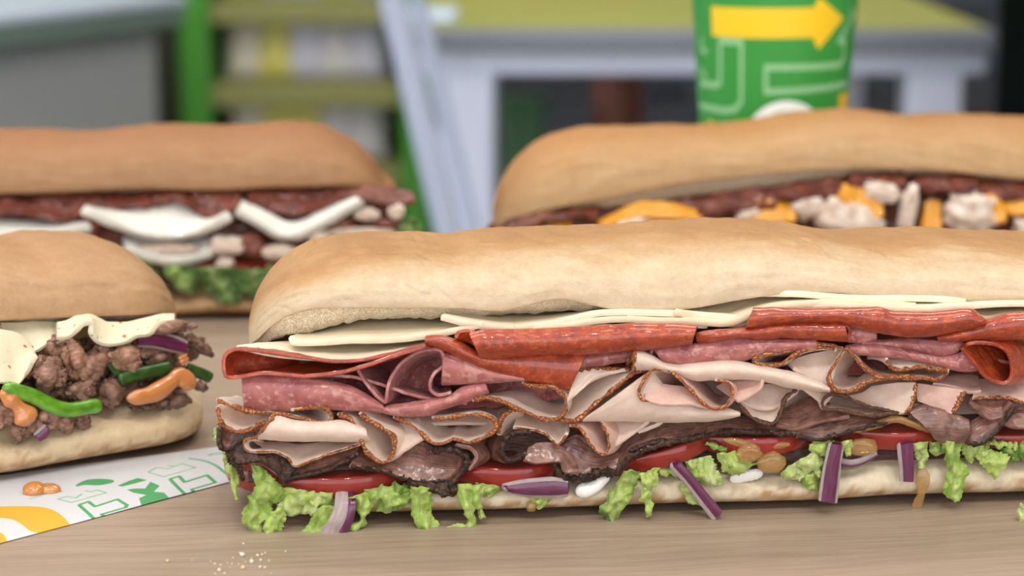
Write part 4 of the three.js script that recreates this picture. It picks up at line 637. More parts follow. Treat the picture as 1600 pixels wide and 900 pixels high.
// lettuce, left end first
leaf('B', 3, 'yellowish lettuce strip down the far left end of the roll', '72,272 104,400 128,500 158,562', '130,322 172,430 165,500 170,560', ['light', 'light']);
leaf('B', 6, 'large bright lettuce leaf covering the left corner', '232,342 262,420 300,520 330,600', '310,350 380,430 445,480 470,560', ['green', 'light']);
leaf('B', 7, 'broad green lettuce leaf hanging low at the left corner', '300,450 225,560 195,680 212,750 262,800', '440,480 420,570 370,640 330,715 305,765', ['light', 'green'], { amp: 1.6 });
leaf('B', 8, 'pointed lettuce shred whose tip touches the table at left', '430,598 362,680 325,760 345,838', '455,600 460,680 440,760 380,825', ['light', 'light'], { bow: 2.4 });
leaf('B', 5.5, 'pale bluish lettuce piece under the left tomato', '470,485 430,560 425,640 440,664', '660,515 640,580 580,640 535,662', ['pale', 'light']);
leaf('B', 6.5, 'frilly pale lettuce piece left of the long onion strip', '560,525 545,590 565,655', '780,515 785,590 690,645', ['pale', 'light'], { amp: 1.8 });
leaf('B', 9, 'lettuce ribbon sweeping down to the table beside the long onion strip', '700,600 640,665 575,755 425,815', '792,615 745,690 690,790 555,838', ['light', 'green'], { tilt: 1 });
leaf('B', 8, 'rounded lettuce leaf just right of the long onion strip', '846,565,1 905,605 935,640 925,700 850,742', '985,505 1012,575 975,650 955,720 870,757', ['light', 'green'], { bow: 2.2, thick: 0.4 });
leaf('B', 6, 'crumpled light lettuce under the blackened beef edge', '900,505 1020,590 1070,652', '1240,468 1235,560 1180,622', ['light', 'green'], { amp: 2.2 });
leaf('B', 8, 'long lettuce shred left of the middle tomato reaching the table', '1238,480 1268,600 1270,690 1305,752 1368,778', '1410,490 1372,610 1402,700 1430,750 1412,786', ['light', 'green'], { bow: 2.6 });
leaf('B', 9, 'thin curly lettuce tail lying on the table left of centre', '1366,772 1400,800 1440,812 1492,806', '1380,756 1440,762 1520,712 1600,722', ['light', 'light'], { bow: 0.8, amp: 0.6 });
leaf('D', 8, 'forked lettuce shred dangling left of centre to the table', '120,505 150,600 190,700 208,828', '225,505 245,620 245,720 232,832', ['light', 'green'], { bow: 2.4 });
leaf('D', 7, 'short lettuce tip beside the forked shred', '215,512 232,600 296,722', '330,512 285,600 302,705', ['light', 'green']);
leaf('D', 5.5, 'flat lettuce piece under the middle left tomato', '250,500 300,560 330,585', '420,520 400,545 340,585', ['light', 'green']);
leaf('D', 6, 'small pale lettuce leaf below the purple onion wedge', '575,580 610,620 650,656', '742,578 715,610 668,652', ['light', 'light']);
leaf('D', 7.5, 'dark-edged lettuce shred with a wet drop right of the mayonnaise', '1180,425 1108,540 1036,640 1036,700 1088,756', '1265,425 1245,540 1190,640 1150,700 1142,757', ['light', 'deep'], { bow: 2.2 });
leaf('D', 8, 'jagged lettuce shred under the tilted tomato', '1268,440 1276,500 1300,545 1292,610 1330,712', '1398,408 1380,490 1342,540 1352,600 1346,706', ['light', 'light'], { amp: 1.5 });
leaf('F', 6, 'pale blocky lettuce rib left of the first dressing puddle', '360,485 420,600 500,642', '525,448 565,540 605,632', ['pale', 'light'], { thick: 3 });
leaf('F', 6.5, 'rounded lettuce curl under the dressing-coated tomato', '555,440 600,530 705,578', '665,425 770,480 822,490', ['light', 'light'], { bow: 3, thick: 2 });
leaf('F', 5.5, 'drooping pale lettuce below the slanted onion strip', '330,596 352,680 392,745', '402,618 435,690 475,762', ['pale', 'light']);
leaf('F', 6, 'wet lettuce piece right of the hanging dressing drop', '955,560 1000,602 1060,602', '1065,480 1112,520 1112,580', ['pale', 'light'], { thick: 2 });
leaf('F', 7, 'chunky pale lettuce rib left of the upright onion strip', '1055,488 1100,560 1172,582', '1160,422 1245,480 1240,545', ['pale', 'light'], { thick: 3 });
leaf('F', 6, 'lettuce leaf tip poking out low beside the upright onion strip', '1065,578 1110,640 1196,674', '1195,556 1202,610 1202,668', ['light', 'green']);
leaf('F', 7, 'flat lettuce piece lying on top of the upright onion strip', '1135,402 1190,430 1250,462', '1162,348 1240,345 1338,368', ['light', 'light'], { thick: 2 });
leaf('F', 8, 'small lettuce square right beside the upright onion strip', '1340,362 1352,400 1380,446', '1398,346 1410,395 1418,438', ['light', 'light'], { thick: 2 });
leaf('F', 4.5, 'dull green lettuce bit behind the first pale rib', '490,372 560,405 620,420', '500,370 570,378 625,392', ['green', 'light']);
leaf('F', 4.5, 'yellow-green lettuce behind the slanted onion strip', '180,520 230,560 330,580', '220,500 300,510 370,540', ['pale', 'light']);
leaf('H', 7, 'stubby pale lettuce stalk right of the short onion strip', '662,345 680,450 700,496', '745,340 752,450 745,490', ['pale', 'light'], { bow: 2.6, thick: 2.5 });
leaf('H', 8, 'longest hanging lettuce shred at the right end', '825,335 870,470 842,600 850,662 915,686', '945,335 940,460 985,470 960,600 925,686', ['light', 'green'], { bow: 3 });
leaf('H', 5.5, 'light lettuce strand running along under the right tomato', '935,345 965,420 1005,462', '1135,335 1110,380 1040,432', ['light', 'light']);
leaf('H', 7, 'folded yellow-green lettuce chunk pointing down near the right edge', '1028,420 1080,490 1140,555', '1120,380 1200,415 1235,442', ['light', 'light'], { bow: 3.4, thick: 2 });
leaf('H', 6, 'narrow lettuce sliver above the folded chunk at right', '1080,372 1150,362 1270,370', '1125,328 1200,340 1270,362', ['light', 'green']);
leaf('H', 5.5, 'deep green lettuce bit near the right edge', '1168,372 1185,430 1262,456', '1290,375 1295,420 1285,452', ['green', 'deep']);
leaf('H', 5, 'dark green lettuce at the very right edge under tomato', '1275,375 1300,430 1400,470', '1300,330 1400,360 1450,400', ['green', 'deep']);
leaf('H', 5.5, 'pale lettuce scrap between stubby stalk and longest shred', '740,350 770,400 790,420', '830,335 850,380 860,400', ['light', 'light']);
leaf('B', 2, 'light lettuce scrap sticking out at the far left above the roll end', '22,120 30,150 44,185', '50,105 58,140 60,180', ['light', 'light'], { amp: 1.5 });
leaf('B', 6, 'small lettuce tip on the table right of the long onion strip', '820,772 850,790 885,802', '840,755 870,780 888,795', ['light', 'light'], { amp: 0.5, bow: 0.6 });
leaf('H', 12, 'loose pale lettuce piece lying on the table at the right edge', '1280,712,8 1270,780,8 1285,860,8', '1330,705,8 1340,780,8 1350,865,8', ['pale', 'light'], { bow: 3 });

// onion
onion('B', 10, 'long pale onion strip with purple edge leaning down at left', '783,515,-4 770,640 690,765 716,840', '885,515,-4 897,600 862,725 795,805', { skin: [0.72, 1] });
onion('D', 7, 'broad purple onion wedge under the middle left tomato', '425,525 560,490 700,480 800,470 826,490', '480,535 560,568 680,575 780,574 826,566', { skin: [0.12, 0.88], face: true });
onion('F', 8.5, 'slanted purple onion strip with a white lower edge', '280,505 370,600 460,720 545,838', '325,490 410,585 500,700 585,795', { skin: [0.3, 1], face: true, t: 0.003, ts: 0.003 });
onion('F', 9, 'upright long purple onion strip standing right of the pale rib', '1282,372 1250,500 1232,600 1216,728', '1342,375 1322,500 1312,620 1298,738', { skin: [0.04, 0.86], face: true });
onion('H', 8, 'short straight purple onion strip at right', '583,352 590,430 598,500 602,564', '652,338 656,420 657,500 655,567', { skin: [0.14, 1], face: true });
onion('H', 5, 'translucent grey onion arc right of the upright strip', '240,440 300,450 370,430 440,395', '250,466 320,472 390,445 450,405', { skin: [0.8, 1], t: 0.0015, ts: 0.0015 });

// sauces
function drops(name, label, category, zone, w, list, m, o = {}) {
  const parts = list.map(([x, y, a, b, c, dw = 0]) => { const p = lift(curve(zone, x + ',' + y, w + dw))[0], k = 0.001; return lump(p, a * k, b * k, c * k, { a: o.a ?? 0.25, f: 0.6, d: 4, rz: o.rz ?? 0 }); });
  return settle(name, label, category, null, [['sauce', mergeGeometries(parts), m]]);
}
function runnel(name, label, category, zone, w, pts, ru, rv, m, size) { return settle(name, label, category, null, [['sauce', strand(lift(curve(zone, pts, w)), ru, rv, { k: 14, n: 60, round: 18, rough: 0.12, size, up: AX[ZONE[zone][3]].w })], ].map((p) => [...p, m])); }
runnel('mayonnaise_blob', 'white mayonnaise blob right of the purple onion wedge', 'mayonnaise', 'D', 5.5, '875,535 930,545 985,530 1040,490 1090,465', 0.0024, 0.0016, M.mayo, (e) => 1.15 - 0.6 * e);
runnel('mayonnaise_blob', 'flat white mayonnaise smear on the bread under the rounded lettuce curl', 'mayonnaise', 'F', 3.2, '640,600 740,575 850,555', 0.0018, 0.001, M.mayo);
drops('dressing_drop', 'amber dressing drop hanging under the dressing-coated tomato', 'dressing', 'F', 7.5, [[900, 490, 4.2, 3.6, 1.6]], M.dressing);
drops('dressing_drop', 'amber dressing drop left of the hanging one beneath the coated tomato', 'dressing', 'F', 8, [[765, 430, 4.0, 2.8, 1.5]], M.dressing);
drops('dressing_drop', 'brown dressing bead beside the small pale lettuce on the bread', 'dressing', 'D', 5.5, [[600, 645, 1.6, 1.7, 1]], M.dressing);
drops('dressing_drop', 'pale dressing puddle right of the small lettuce square', 'dressing', 'F', 6, [[1470, 390, 4.6, 2.8, 1.4]], M.dressing);
runnel('dressing_runnel', 'amber dressing trail running down the bread under the stubby stalk', 'dressing', 'H', 5.4, '715,480 718,560,0.4 712,640,0.2 690,700,-0.4 686,738,-0.8', 0.0023, 0.0006, M.dressing, (e) => 0.7 + 0.3 * Math.sin(e * 7) + 0.2 * e);
runnel('dressing_runnel', 'glossy dressing line along the dressing-coated tomato', 'dressing', 'F', 7, '600,345 680,362 780,385 900,388 1020,375', 0.0013, 0.0008, M.dressing);
runnel('dressing_runnel', 'glossy dressing line between the beef and the right tomato', 'dressing', 'H', 8, '250,275 330,268 430,245 560,205 680,240 820,275 940,250', 0.0012, 0.0008, M.dressing);

// slices deeper in the stack, seen only through the gaps between the folds
const DEEP = ['left third', 'middle', 'right third'], XS = [[388, 800], [760, 1210], [1170, 1640]];
for (let i = 0; i < 3; i++) {
  const [a, b] = XS[i], xs = [0, 0.25, 0.5, 0.75, 1].map((t) => a + (b - a) * t), line = (f, k) => xs.map((x, n) => Math.round(x) + ',' + Math.round(f(x) + 5 * n3(x * 0.01, k, i))).join(' ');
  const lo = lerpTable('350,640 700,640 850,625 1000,592 1200,578 1400,592 1640,625'), hi = lerpTable('350,590 700,560 1000,540 1200,532 1400,545 1640,560');
  edgeSlice('salami', 'X', -5, 'salami slice deep in the gaps of the front stack, ' + DEEP[i], line(lo, 1), line((x) => hi(x) - 10, 2), { dw: -12 });
  edgeSlice('turkeyPlain', 'X', -2, 'turkey slice seen only through gaps of the front stack, ' + DEEP[i], line((x) => mixn(676, 640, (x - 350) / 1290), 3), line((x) => lo(x) - 14, 4), { dw: -12 });
  edgeSlice('beef', 'X', -1, 'roast beef slice deep behind charred edges of the front stack, ' + DEEP[i], line((x) => mixn(752, 712, (x - 350) / 1290), 5), line((x) => mixn(664, 630, (x - 350) / 1290), 6), { dw: -8, rind: false, edge: 0, dark: 0.55 });
}

// ---------- short sandwich on the left ----------
edgeSlice('jack', 'J', 7, 'speckled white cheese slice hanging in a point at the left front', '-160,420,1 -60,432 20,445 80,474 140,415 185,340 207,285', '-160,120 -60,120 30,138 80,148 120,170 165,215 200,262', { dw: -5 });
edgeSlice('jack', 'J', 3, 'speckled cheese slice behind the hanging pointed one', '60,300 140,285 210,262 290,215 370,190 430,150', '0,100 100,98 200,92 300,92 380,92 440,85', { dw: -8 });
edgeSlice('jack', 'J', 6, 'wavy melted cheese slice peaking under the short roll', '335,186 400,180 450,140 488,102 535,98 530,150 572,202 640,223 740,205 792,176 880,160 930,105 1020,84', '335,95 400,80 450,55 490,50 530,50 570,66 620,88 680,92 740,92 800,85 880,65 940,52 1020,50', { dw: -5, nu: 100 });
{
  const tones = [[0.9, 0.86, 0.84], [0.66, 0.6, 0.58], [1.05, 0.95, 0.86], [0.42, 0.37, 0.36], [0.8, 0.72, 0.68]];
  const chunk = (x, y, w, sx, sy, sz, rz, tone, label, group) => {
    // a crumpled torn flap of shaved meat
    const c = tones[tone], sd = ++sliceSeed * 2.9, rows = [], ca = Math.cos(rz), sa = Math.sin(rz);
    for (let j = 0; j < 4; j++) { const r = []; for (let i = 0; i < 5; i++) { const a = (i / 4 - 0.5) * 2 * sx * (1 + 0.3 * n3(i, j, sd)) * (j % 3 ? 1 : 0.72), b = (j / 3 - 0.5) * 2 * sy * (1 + 0.3 * n3(i + 5, j, sd)) * (i % 4 ? 1 : 0.7); r.push({ ax: 'L', x: (x + a * ca + b * sa) / 3.75, y: 480 + (y - a * sa + b * ca) / 3.75, w: w + sz * 0.075 * n3(i * 0.8, j * 0.9, sd + 7) - 1.2 * ((i / 2 - 1) ** 2 + (j / 1.5 - 1) ** 2) }); } rows.push(r); }
    let gr = ruffle(gridOf(rows.map(lift), 30, 24), 0.0016, 95, sd); gr = ruffle(gr, 0.0003, 420, sd + 2); const last = 23; gr = gr.map((r, j) => r.map((p, i) => p.clone().lerp(gr[12][15], Math.max(Math.max(0, 1 - Math.min(j, last - j) / 3), Math.max(0, 1 - Math.min(i, 29 - i) / 3)) * 0.22 * n3(i * 0.5, j * 0.5, sd))));
    const g = slab(gr, 0.0017, { u0: rnd(), v0: rnd(), color: (p) => { const n = 1 + 0.35 * fbm(p.x * 260, p.y * 260, p.z * 260 + sd, 3); return [c[0] * n, c[1] * n, c[2] * n]; } });
    settle('steak_piece', label, 'steak', group, [['meat', g, M.steak]]);
  };
  const AXL = Math.atan2(-AX.L.u.z, AX.L.u.x);
  const list = [[440, 300, 4, 62, 118, 45, 0.35, 2, 'tall tan steak shaving standing under the cheese peak'], [290, 385, 5, 100, 92, 50, 0.2, 0, 'rounded steak piece right of the hanging cheese point'], [335, 240, 4, 60, 62, 40, 0.4, 4, 'small steak piece between cheese point and cheese peak'], [550, 355, 3, 52, 95, 40, -0.4, 4, 'upright steak piece below the lowest cheese wave'], [475, 490, 3, 75, 45, 40, 0, 1, 'steak piece lying on the middle of the bright pepper strip'],
    [610, 260, 2, 60, 50, 40, 0.2, 1, 'brown steak piece just under the cheese wave'], [720, 300, 4, 95, 70, 40, 0.3, 2, 'broad tan steak piece left of the dark green pepper'], [840, 250, 2, 120, 36, 36, 0.1, 1, 'long steak piece under the purple onion'], [1010, 112, 4, 108, 30, 40, 0.05, 0, 'flat steak piece at the top right under the roll rim'], [1010, 195, 1, 100, 40, 40, 0.15, 3, 'dark steak piece at the right end behind the onion'], [1160, 225, 2, 80, 22, 26, -0.55, 3, 'dark ragged steak shred jutting out at right'], [1180, 465, 3, 30, 16, 14, -0.7, 3, 'tiny dark steak shred below the green pepper end'],
    [650, 505, 3, 66, 74, 40, 0.1, 1, 'steak piece just left of the long orange sauce streak'], [950, 300, 1, 90, 34, 36, 0.1, 1, 'steak piece above the dark green pepper'], [30, 620, 4, 100, 70, 44, 0, 4, 'large steak piece at the lower left frame edge'], [290, 650, 5, 62, 60, 40, 0.3, 0, 'greyish steak piece under the bright pepper strip'], [185, 700, 5, 60, 40, 36, 0.4, 0, 'pale steak end hanging over the lower roll'], [385, 672, 4, 50, 44, 36, 0, 4, 'steak bit under the middle of the bright pepper strip'], [470, 668, 3, 46, 30, 30, 0, 1, 'small brown steak crumb on the lower roll rim'], [860, 572, 4, 90, 26, 30, 0.1, 3, 'dark steak edge under the orange sauce streak'], [1010, 560, 4, 84, 26, 30, 0.2, 3, 'dark steak edge at right under the orange sauce'], [110, 745, 3, 26, 46, 26, 0, 1, 'narrow steak shred dangling on the lower roll at left']];
  for (const [x, y, w, a, b, c, r, t, l] of list) chunk(x, y, w, a, b, c, r, t, l);
  for (let i = 0; i < 34; i++) { const t = i / 33, x = mixn(-260, 1060, t), lo = mixn(660, 500, clamp(t)), y = mixn(210, lo, rnd()); chunk(x + rr(-30, 30), y, rr(-12, -3), rr(80, 130), rr(50, 90), 70, rr(-0.6, 0.6), [1, 3, 4, 1][i % 4], 'brown steak shaving packed inside the short sandwich', 'steak shavings inside the short sandwich'); }
}
const pod = (label, pts, w, h, m) => settle('green_pepper_strip', label, 'pepper', null, [['strip', strand(lift(curve('J', pts, w)), h, h * 0.62, { k: 14, n: 70, round: 5, up: AX.L.w }), m]]);
pod('bright green pepper strip curving along the lower roll at left', '10,470 90,490 190,520 290,570 380,600 460,596 540,580 600,585', 8, 0.0024, M.greenPepper);
pod('dark green pepper strip above the orange sauce at right', '690,430 790,396 900,372 1010,348', 3, 0.0023, M.darkPepper);
pod('green pepper end sticking out at the right of the short sandwich', '1090,355 1150,378 1200,398 1240,420', 2, 0.0019, M.darkPepper);
pod('dark green pepper bit between the steak pieces', '640,320 665,355 690,395', 2, 0.0014, M.darkPepper);
onion('J', 3, 'purple onion strip at the top right of the short sandwich', '800,178 900,160 1000,175 1090,215', '810,215 900,222 1000,245 1085,262', { skin: [0.05, 0.95], face: true });
onion('J', 6, 'small purple onion tip on the lower left roll rim', '210,755 240,725 270,700', '225,775 258,760 280,728', { skin: [0.1, 1], face: true });
const goo = (label, pts, w, r, size) => { const q = rnd() * 50; settle('orange_sauce', label, 'sauce', null, [['sauce', strand(lift(curve('J', pts, w)), r, r * 0.62, { k: 22, n: 110, round: 22, up: AX.L.w, size: (e) => size(e) * (1 + 0.34 * n3(e * 2.6, q, 1)) }), M.orangeSauce]]); };
goo('orange sauce trickle running down over the steak at left', '10,480 35,515 70,545 110,585 150,640 172,690', 8, 0.0034, (e) => 0.55 + 0.5 * e);
goo('long orange sauce streak along the right half of the short sandwich', '740,535 850,520 930,490 1000,440 1050,400 1095,440 1090,490', 6, 0.0027, (e) => 0.75 + 0.6 * e);
goo('small orange sauce smear above the green pepper end', '1065,275 1075,305 1085,335', 4, 0.0017, () => 1);

// ---------- sandwich at the back left ----------
const chunkOf = (name, label, category, zone, w, x, y, a, b, m, rz = 0, kk = 1) => { const z = ZONE[zone], p = lift(curve(zone, x + ',' + y, w))[0], k = 0.00027 / z[2] * kk; return settle(name, label, category, null, [['meat', lump(p, a * k, b * k, Math.min(a, b) * k * 0.8, { a: 0.45, f: 1.2, d: 4, rz, square: 0.85 }), m]]); };
edgeSlice('bacon', 'K', 4, 'leftmost bacon strip under the back left roll', '-40,400 60,395 150,415 240,430 320,395', '-40,330 80,335 180,330 260,325 330,325', { dw: -10 });
edgeSlice('bacon', 'K', 3, 'bacon strip above the left white cheese at the back', '330,365 430,372 530,378 620,350 700,335', '330,325 430,322 530,318 620,312 700,312', { dw: -10 });
edgeSlice('bacon', 'K', 5, 'bacon strip dipping between the two white cheese slices', '650,330 720,372 790,412 850,405 910,380', '650,312 720,310 790,308 850,305 910,302', { dw: -10 });
edgeSlice('bacon', 'K', 4, 'reddish bacon strip above the right white cheese', '940,345 1020,385 1110,402 1200,385 1300,350', '940,302 1020,300 1110,296 1200,294 1300,292', { dw: -10 });
edgeSlice('bacon', 'K', 4, 'bacon end poking out at the right of the back left roll', '1280,350 1380,348 1480,368 1570,352', '1280,300 1380,298 1480,305 1560,320', { dw: -8 });
edgeSlice('whiteCheese', 'K', 7, 'white cheese slice sagging at the left under the back bacon', '315,385 420,435 520,475 620,490 720,482 800,452 870,408', '330,372 450,362 560,355 660,356 750,368 810,380 860,395', { dw: -10, t: 0.004 });
edgeSlice('whiteCheese', 'K', 7, 'white cheese slice bent like a wave right of the sagging one', '900,392 980,440 1060,484 1120,488 1200,452 1290,402 1370,352', '912,362 990,385 1070,432 1130,440 1200,405 1270,365 1340,342', { dw: -5, t: 0.004 });
edgeSlice('whiteCheese', 'K', 5, 'lower white cheese slice beneath the sagging slice at the back', '480,525 570,570 660,585 740,572 800,548', '470,495 570,505 660,512 740,510 800,500', { dw: -8, t: 0.004 });
edgeSlice('whiteCheese', 'K', 5, 'white cheese at the far left under the leftmost bacon strip', '-40,485 80,480 200,470 340,450', '-40,435 80,438 200,440 340,425', { dw: -8, t: 0.004 });
const CH = [[857, 520, 82, 44, 'round white turkey roll between the two back cheese slices'], [852, 588, 44, 32, 'small white turkey tip hanging below the round roll'], [1060, 542, 84, 36, 'white turkey piece under the wave-shaped cheese'], [1208, 492, 46, 46, 'white turkey piece right of the wave dip'], [1392, 400, 60, 28, 'white turkey piece at right below the bacon end'], [1500, 390, 40, 34, 'last white turkey piece at the right end of the back sandwich'], [1370, 468, 150, 22, 'long pale turkey slice low at the right end'], [640, 530, 130, 26, 'pinkish turkey slice between the two left cheese slices']];
for (const [x, y, a, b, l] of CH) chunkOf('turkey_roll', l, 'turkey', 'K', 4, x, y, a, b, M.chicken, 0, 0.8);
for (const [x, y, a, b, l] of [[960, 520, 60, 60, 'brown meat fold between the white turkey pieces at the back'], [1460, 435, 80, 26, 'brown meat fold near the right end of the back left sandwich'], [330, 450, 60, 50, 'brown meat fold left of the sagging white cheese'], [1290, 440, 60, 40, 'brown meat fold under the right tip of the wave cheese']]) chunkOf('meat_fold', l, 'meat', 'K', 1, x, y, a, b, M.bacon, 0, 0.8);
{ // meat filling the inside
  for (let i = 0; i < 6; i++) edgeSlice('bacon', 'K', -6, 'shaded bacon strip inside the back left sandwich, ' + ['first', 'second', 'third', 'fourth', 'fifth', 'sixth'][i] + ' from the left', `${-60 + i * 260},600 ${60 + i * 260},610 ${200 + i * 260},600`, `${-60 + i * 260},320 ${60 + i * 260},310 ${200 + i * 260},305`, { dw: -4, nu: 30, nv: 20 });
}
tomato('B', 'red tomato slice low in the back left sandwich', 345, 416, 3, 24, 6, 0.02, 0.1);
tomato('B', 'second tomato slice hidden behind the front roll end', 455, 412, 2, 22, 6, -0.02, 0.1);
const sp = (l, a, b, t, o = {}) => leaf('K', o.w ?? 5, l, a, b, t, { name: 'spinach_leaf', cat: 'spinach', amp: 1.8, bow: 4, ...o });
sp('light spinach leaf tip beside the short roll end', '610,590 640,650 700,700', '700,590 740,640 750,700', ['green', 'deep']);
sp('dark spinach leaf lowest in the back left sandwich', '700,600 780,690 860,738', '880,600 930,680 900,735', ['deep', 'deep'], { w: 6 });
sp('broad dark green spinach leaf left of the front roll', '860,610 930,700 960,730', '1060,600 1050,650 1010,700', ['deep', 'deep']);
sp('yellow-green spinach leaf right behind the front roll top', '980,620 1000,660 1020,690', '1090,600 1080,640 1060,670', ['light', 'green'], { w: 3 });
sp('dark spinach leaf at the right end behind the front roll', '1490,470 1540,500 1590,560', '1560,400 1600,450 1620,520', ['deep', 'deep'], { w: 1 });
sp('spinach leaf behind the short roll, mostly hidden', '380,560 450,640 520,690', '560,560 600,640 620,690', ['green', 'deep'], { w: 3 });

// ---------- sandwich at the back right ----------
const bac = (l, f, b, o) => edgeSlice('bacon', 'N', o?.w ?? 5, l, f, b, { dw: -9, ...o });
bac('leftmost bacon strip curling under the back right roll end', '70,400 110,372 170,352 240,338 330,345', '70,372 110,352 170,335 240,322 330,312');
bac('bacon tip sticking out left of the back right roll', '5,372 20,385 35,392 60,398', '10,362 25,370 42,375 66,380', { nu: 24 });
bac('broad bacon strip arching in the middle left of the back right sandwich', '520,370 600,350 680,330 760,318 860,312', '540,300 620,290 700,272 780,262 870,260');
bac('bacon strip above the orange cheese middle', '870,275 930,285 990,280 1060,275', '870,252 930,242 990,236 1060,230');
bac('bacon strip above the white chicken chunks', '1080,240 1140,248 1200,256 1250,250', '1080,218 1140,212 1200,212 1250,215');
bac('dark bacon strip right of the chicken chunks', '1270,255 1340,262 1400,258 1460,250', '1270,225 1340,218 1400,216 1460,222');
bac('last bacon strip at the right edge of the frame', '1460,275 1530,290 1600,280 1700,280', '1460,245 1530,238 1600,245 1700,250');
const oc = (l, f, b, o) => edgeSlice('orangeCheese', 'N', o?.w ?? 6, l, f, b, { dw: -5, ...o });
oc('orange cheese tucked inside the left bacon curl', '160,395 200,385 250,392', '165,365 200,350 252,345', { w: 3, nu: 30 });
oc('orange cheese slice left of the broad bacon strip', '330,392 400,360 470,345 560,350 640,352', '340,360 400,325 470,300 540,302 630,330');
oc('orange cheese block in the middle of the back right sandwich', '790,352 850,358 920,355', '800,300 860,295 915,305', { nu: 30 });
oc('orange cheese flap draped on the white chicken', '1050,280 1090,330 1130,345 1180,340', '1060,250 1100,255 1140,262 1175,290', { w: 8, nu: 30 });
oc('orange cheese strip right of the upright chicken strip', '1295,375 1310,385 1350,385', '1305,300 1325,290 1350,300', { w: 5, nu: 24 });
oc('orange cheese slanting across the right chicken chunk', '1480,345 1510,360 1545,355', '1470,285 1500,278 1530,300', { w: 9, nu: 24 });
oc('orange cheese at the right edge under the last bacon', '1540,325 1580,335 1640,330', '1540,290 1590,280 1640,285', { w: 6, nu: 24 });
const cc = (l, x, y, a, b, rz, w = 5) => chunkOf('chicken_chunk', l, 'chicken', 'N', w, x, y, a, b, M.chicken, rz, 0.85);
cc('white chicken chunk lying on the left orange cheese', 430, 372, 60, 26, 0.25, 8);
cc('large white chicken chunk in the middle of the back right sandwich', 1075, 345, 120, 62, -0.35, 5);
cc('upper white chicken chunk just below the bacon', 1170, 268, 70, 36, -0.2, 4);
cc('upright white chicken strip right of the large chunk', 1255, 318, 30, 80, -0.15, 6);
cc('big pale chicken chunk toward the right edge', 1440, 325, 90, 66, 0, 4);
cc('small chicken piece left of the orange cheese block', 780, 335, 44, 34, 0, 3);
cc('pale chicken piece above the large chunk at left', 955, 310, 50, 40, 0.2, 3);
cc('last chicken piece cut off by the right frame edge', 1610, 372, 50, 40, 0, 4);
for (let i = 0; i < 6; i++) edgeSlice('bacon', 'N', -6, 'shaded bacon strip inside the back right sandwich, ' + ['first', 'second', 'third', 'fourth', 'fifth', 'sixth'][i] + ' from the left', `${60 + i * 270},480 ${190 + i * 270},480 ${340 + i * 270},480`, `${60 + i * 270},${350 - i * 26} ${190 + i * 270},${320 - i * 22} ${340 + i * 270},${310 - i * 22}`, { dw: -4, nu: 30, nv: 20 });

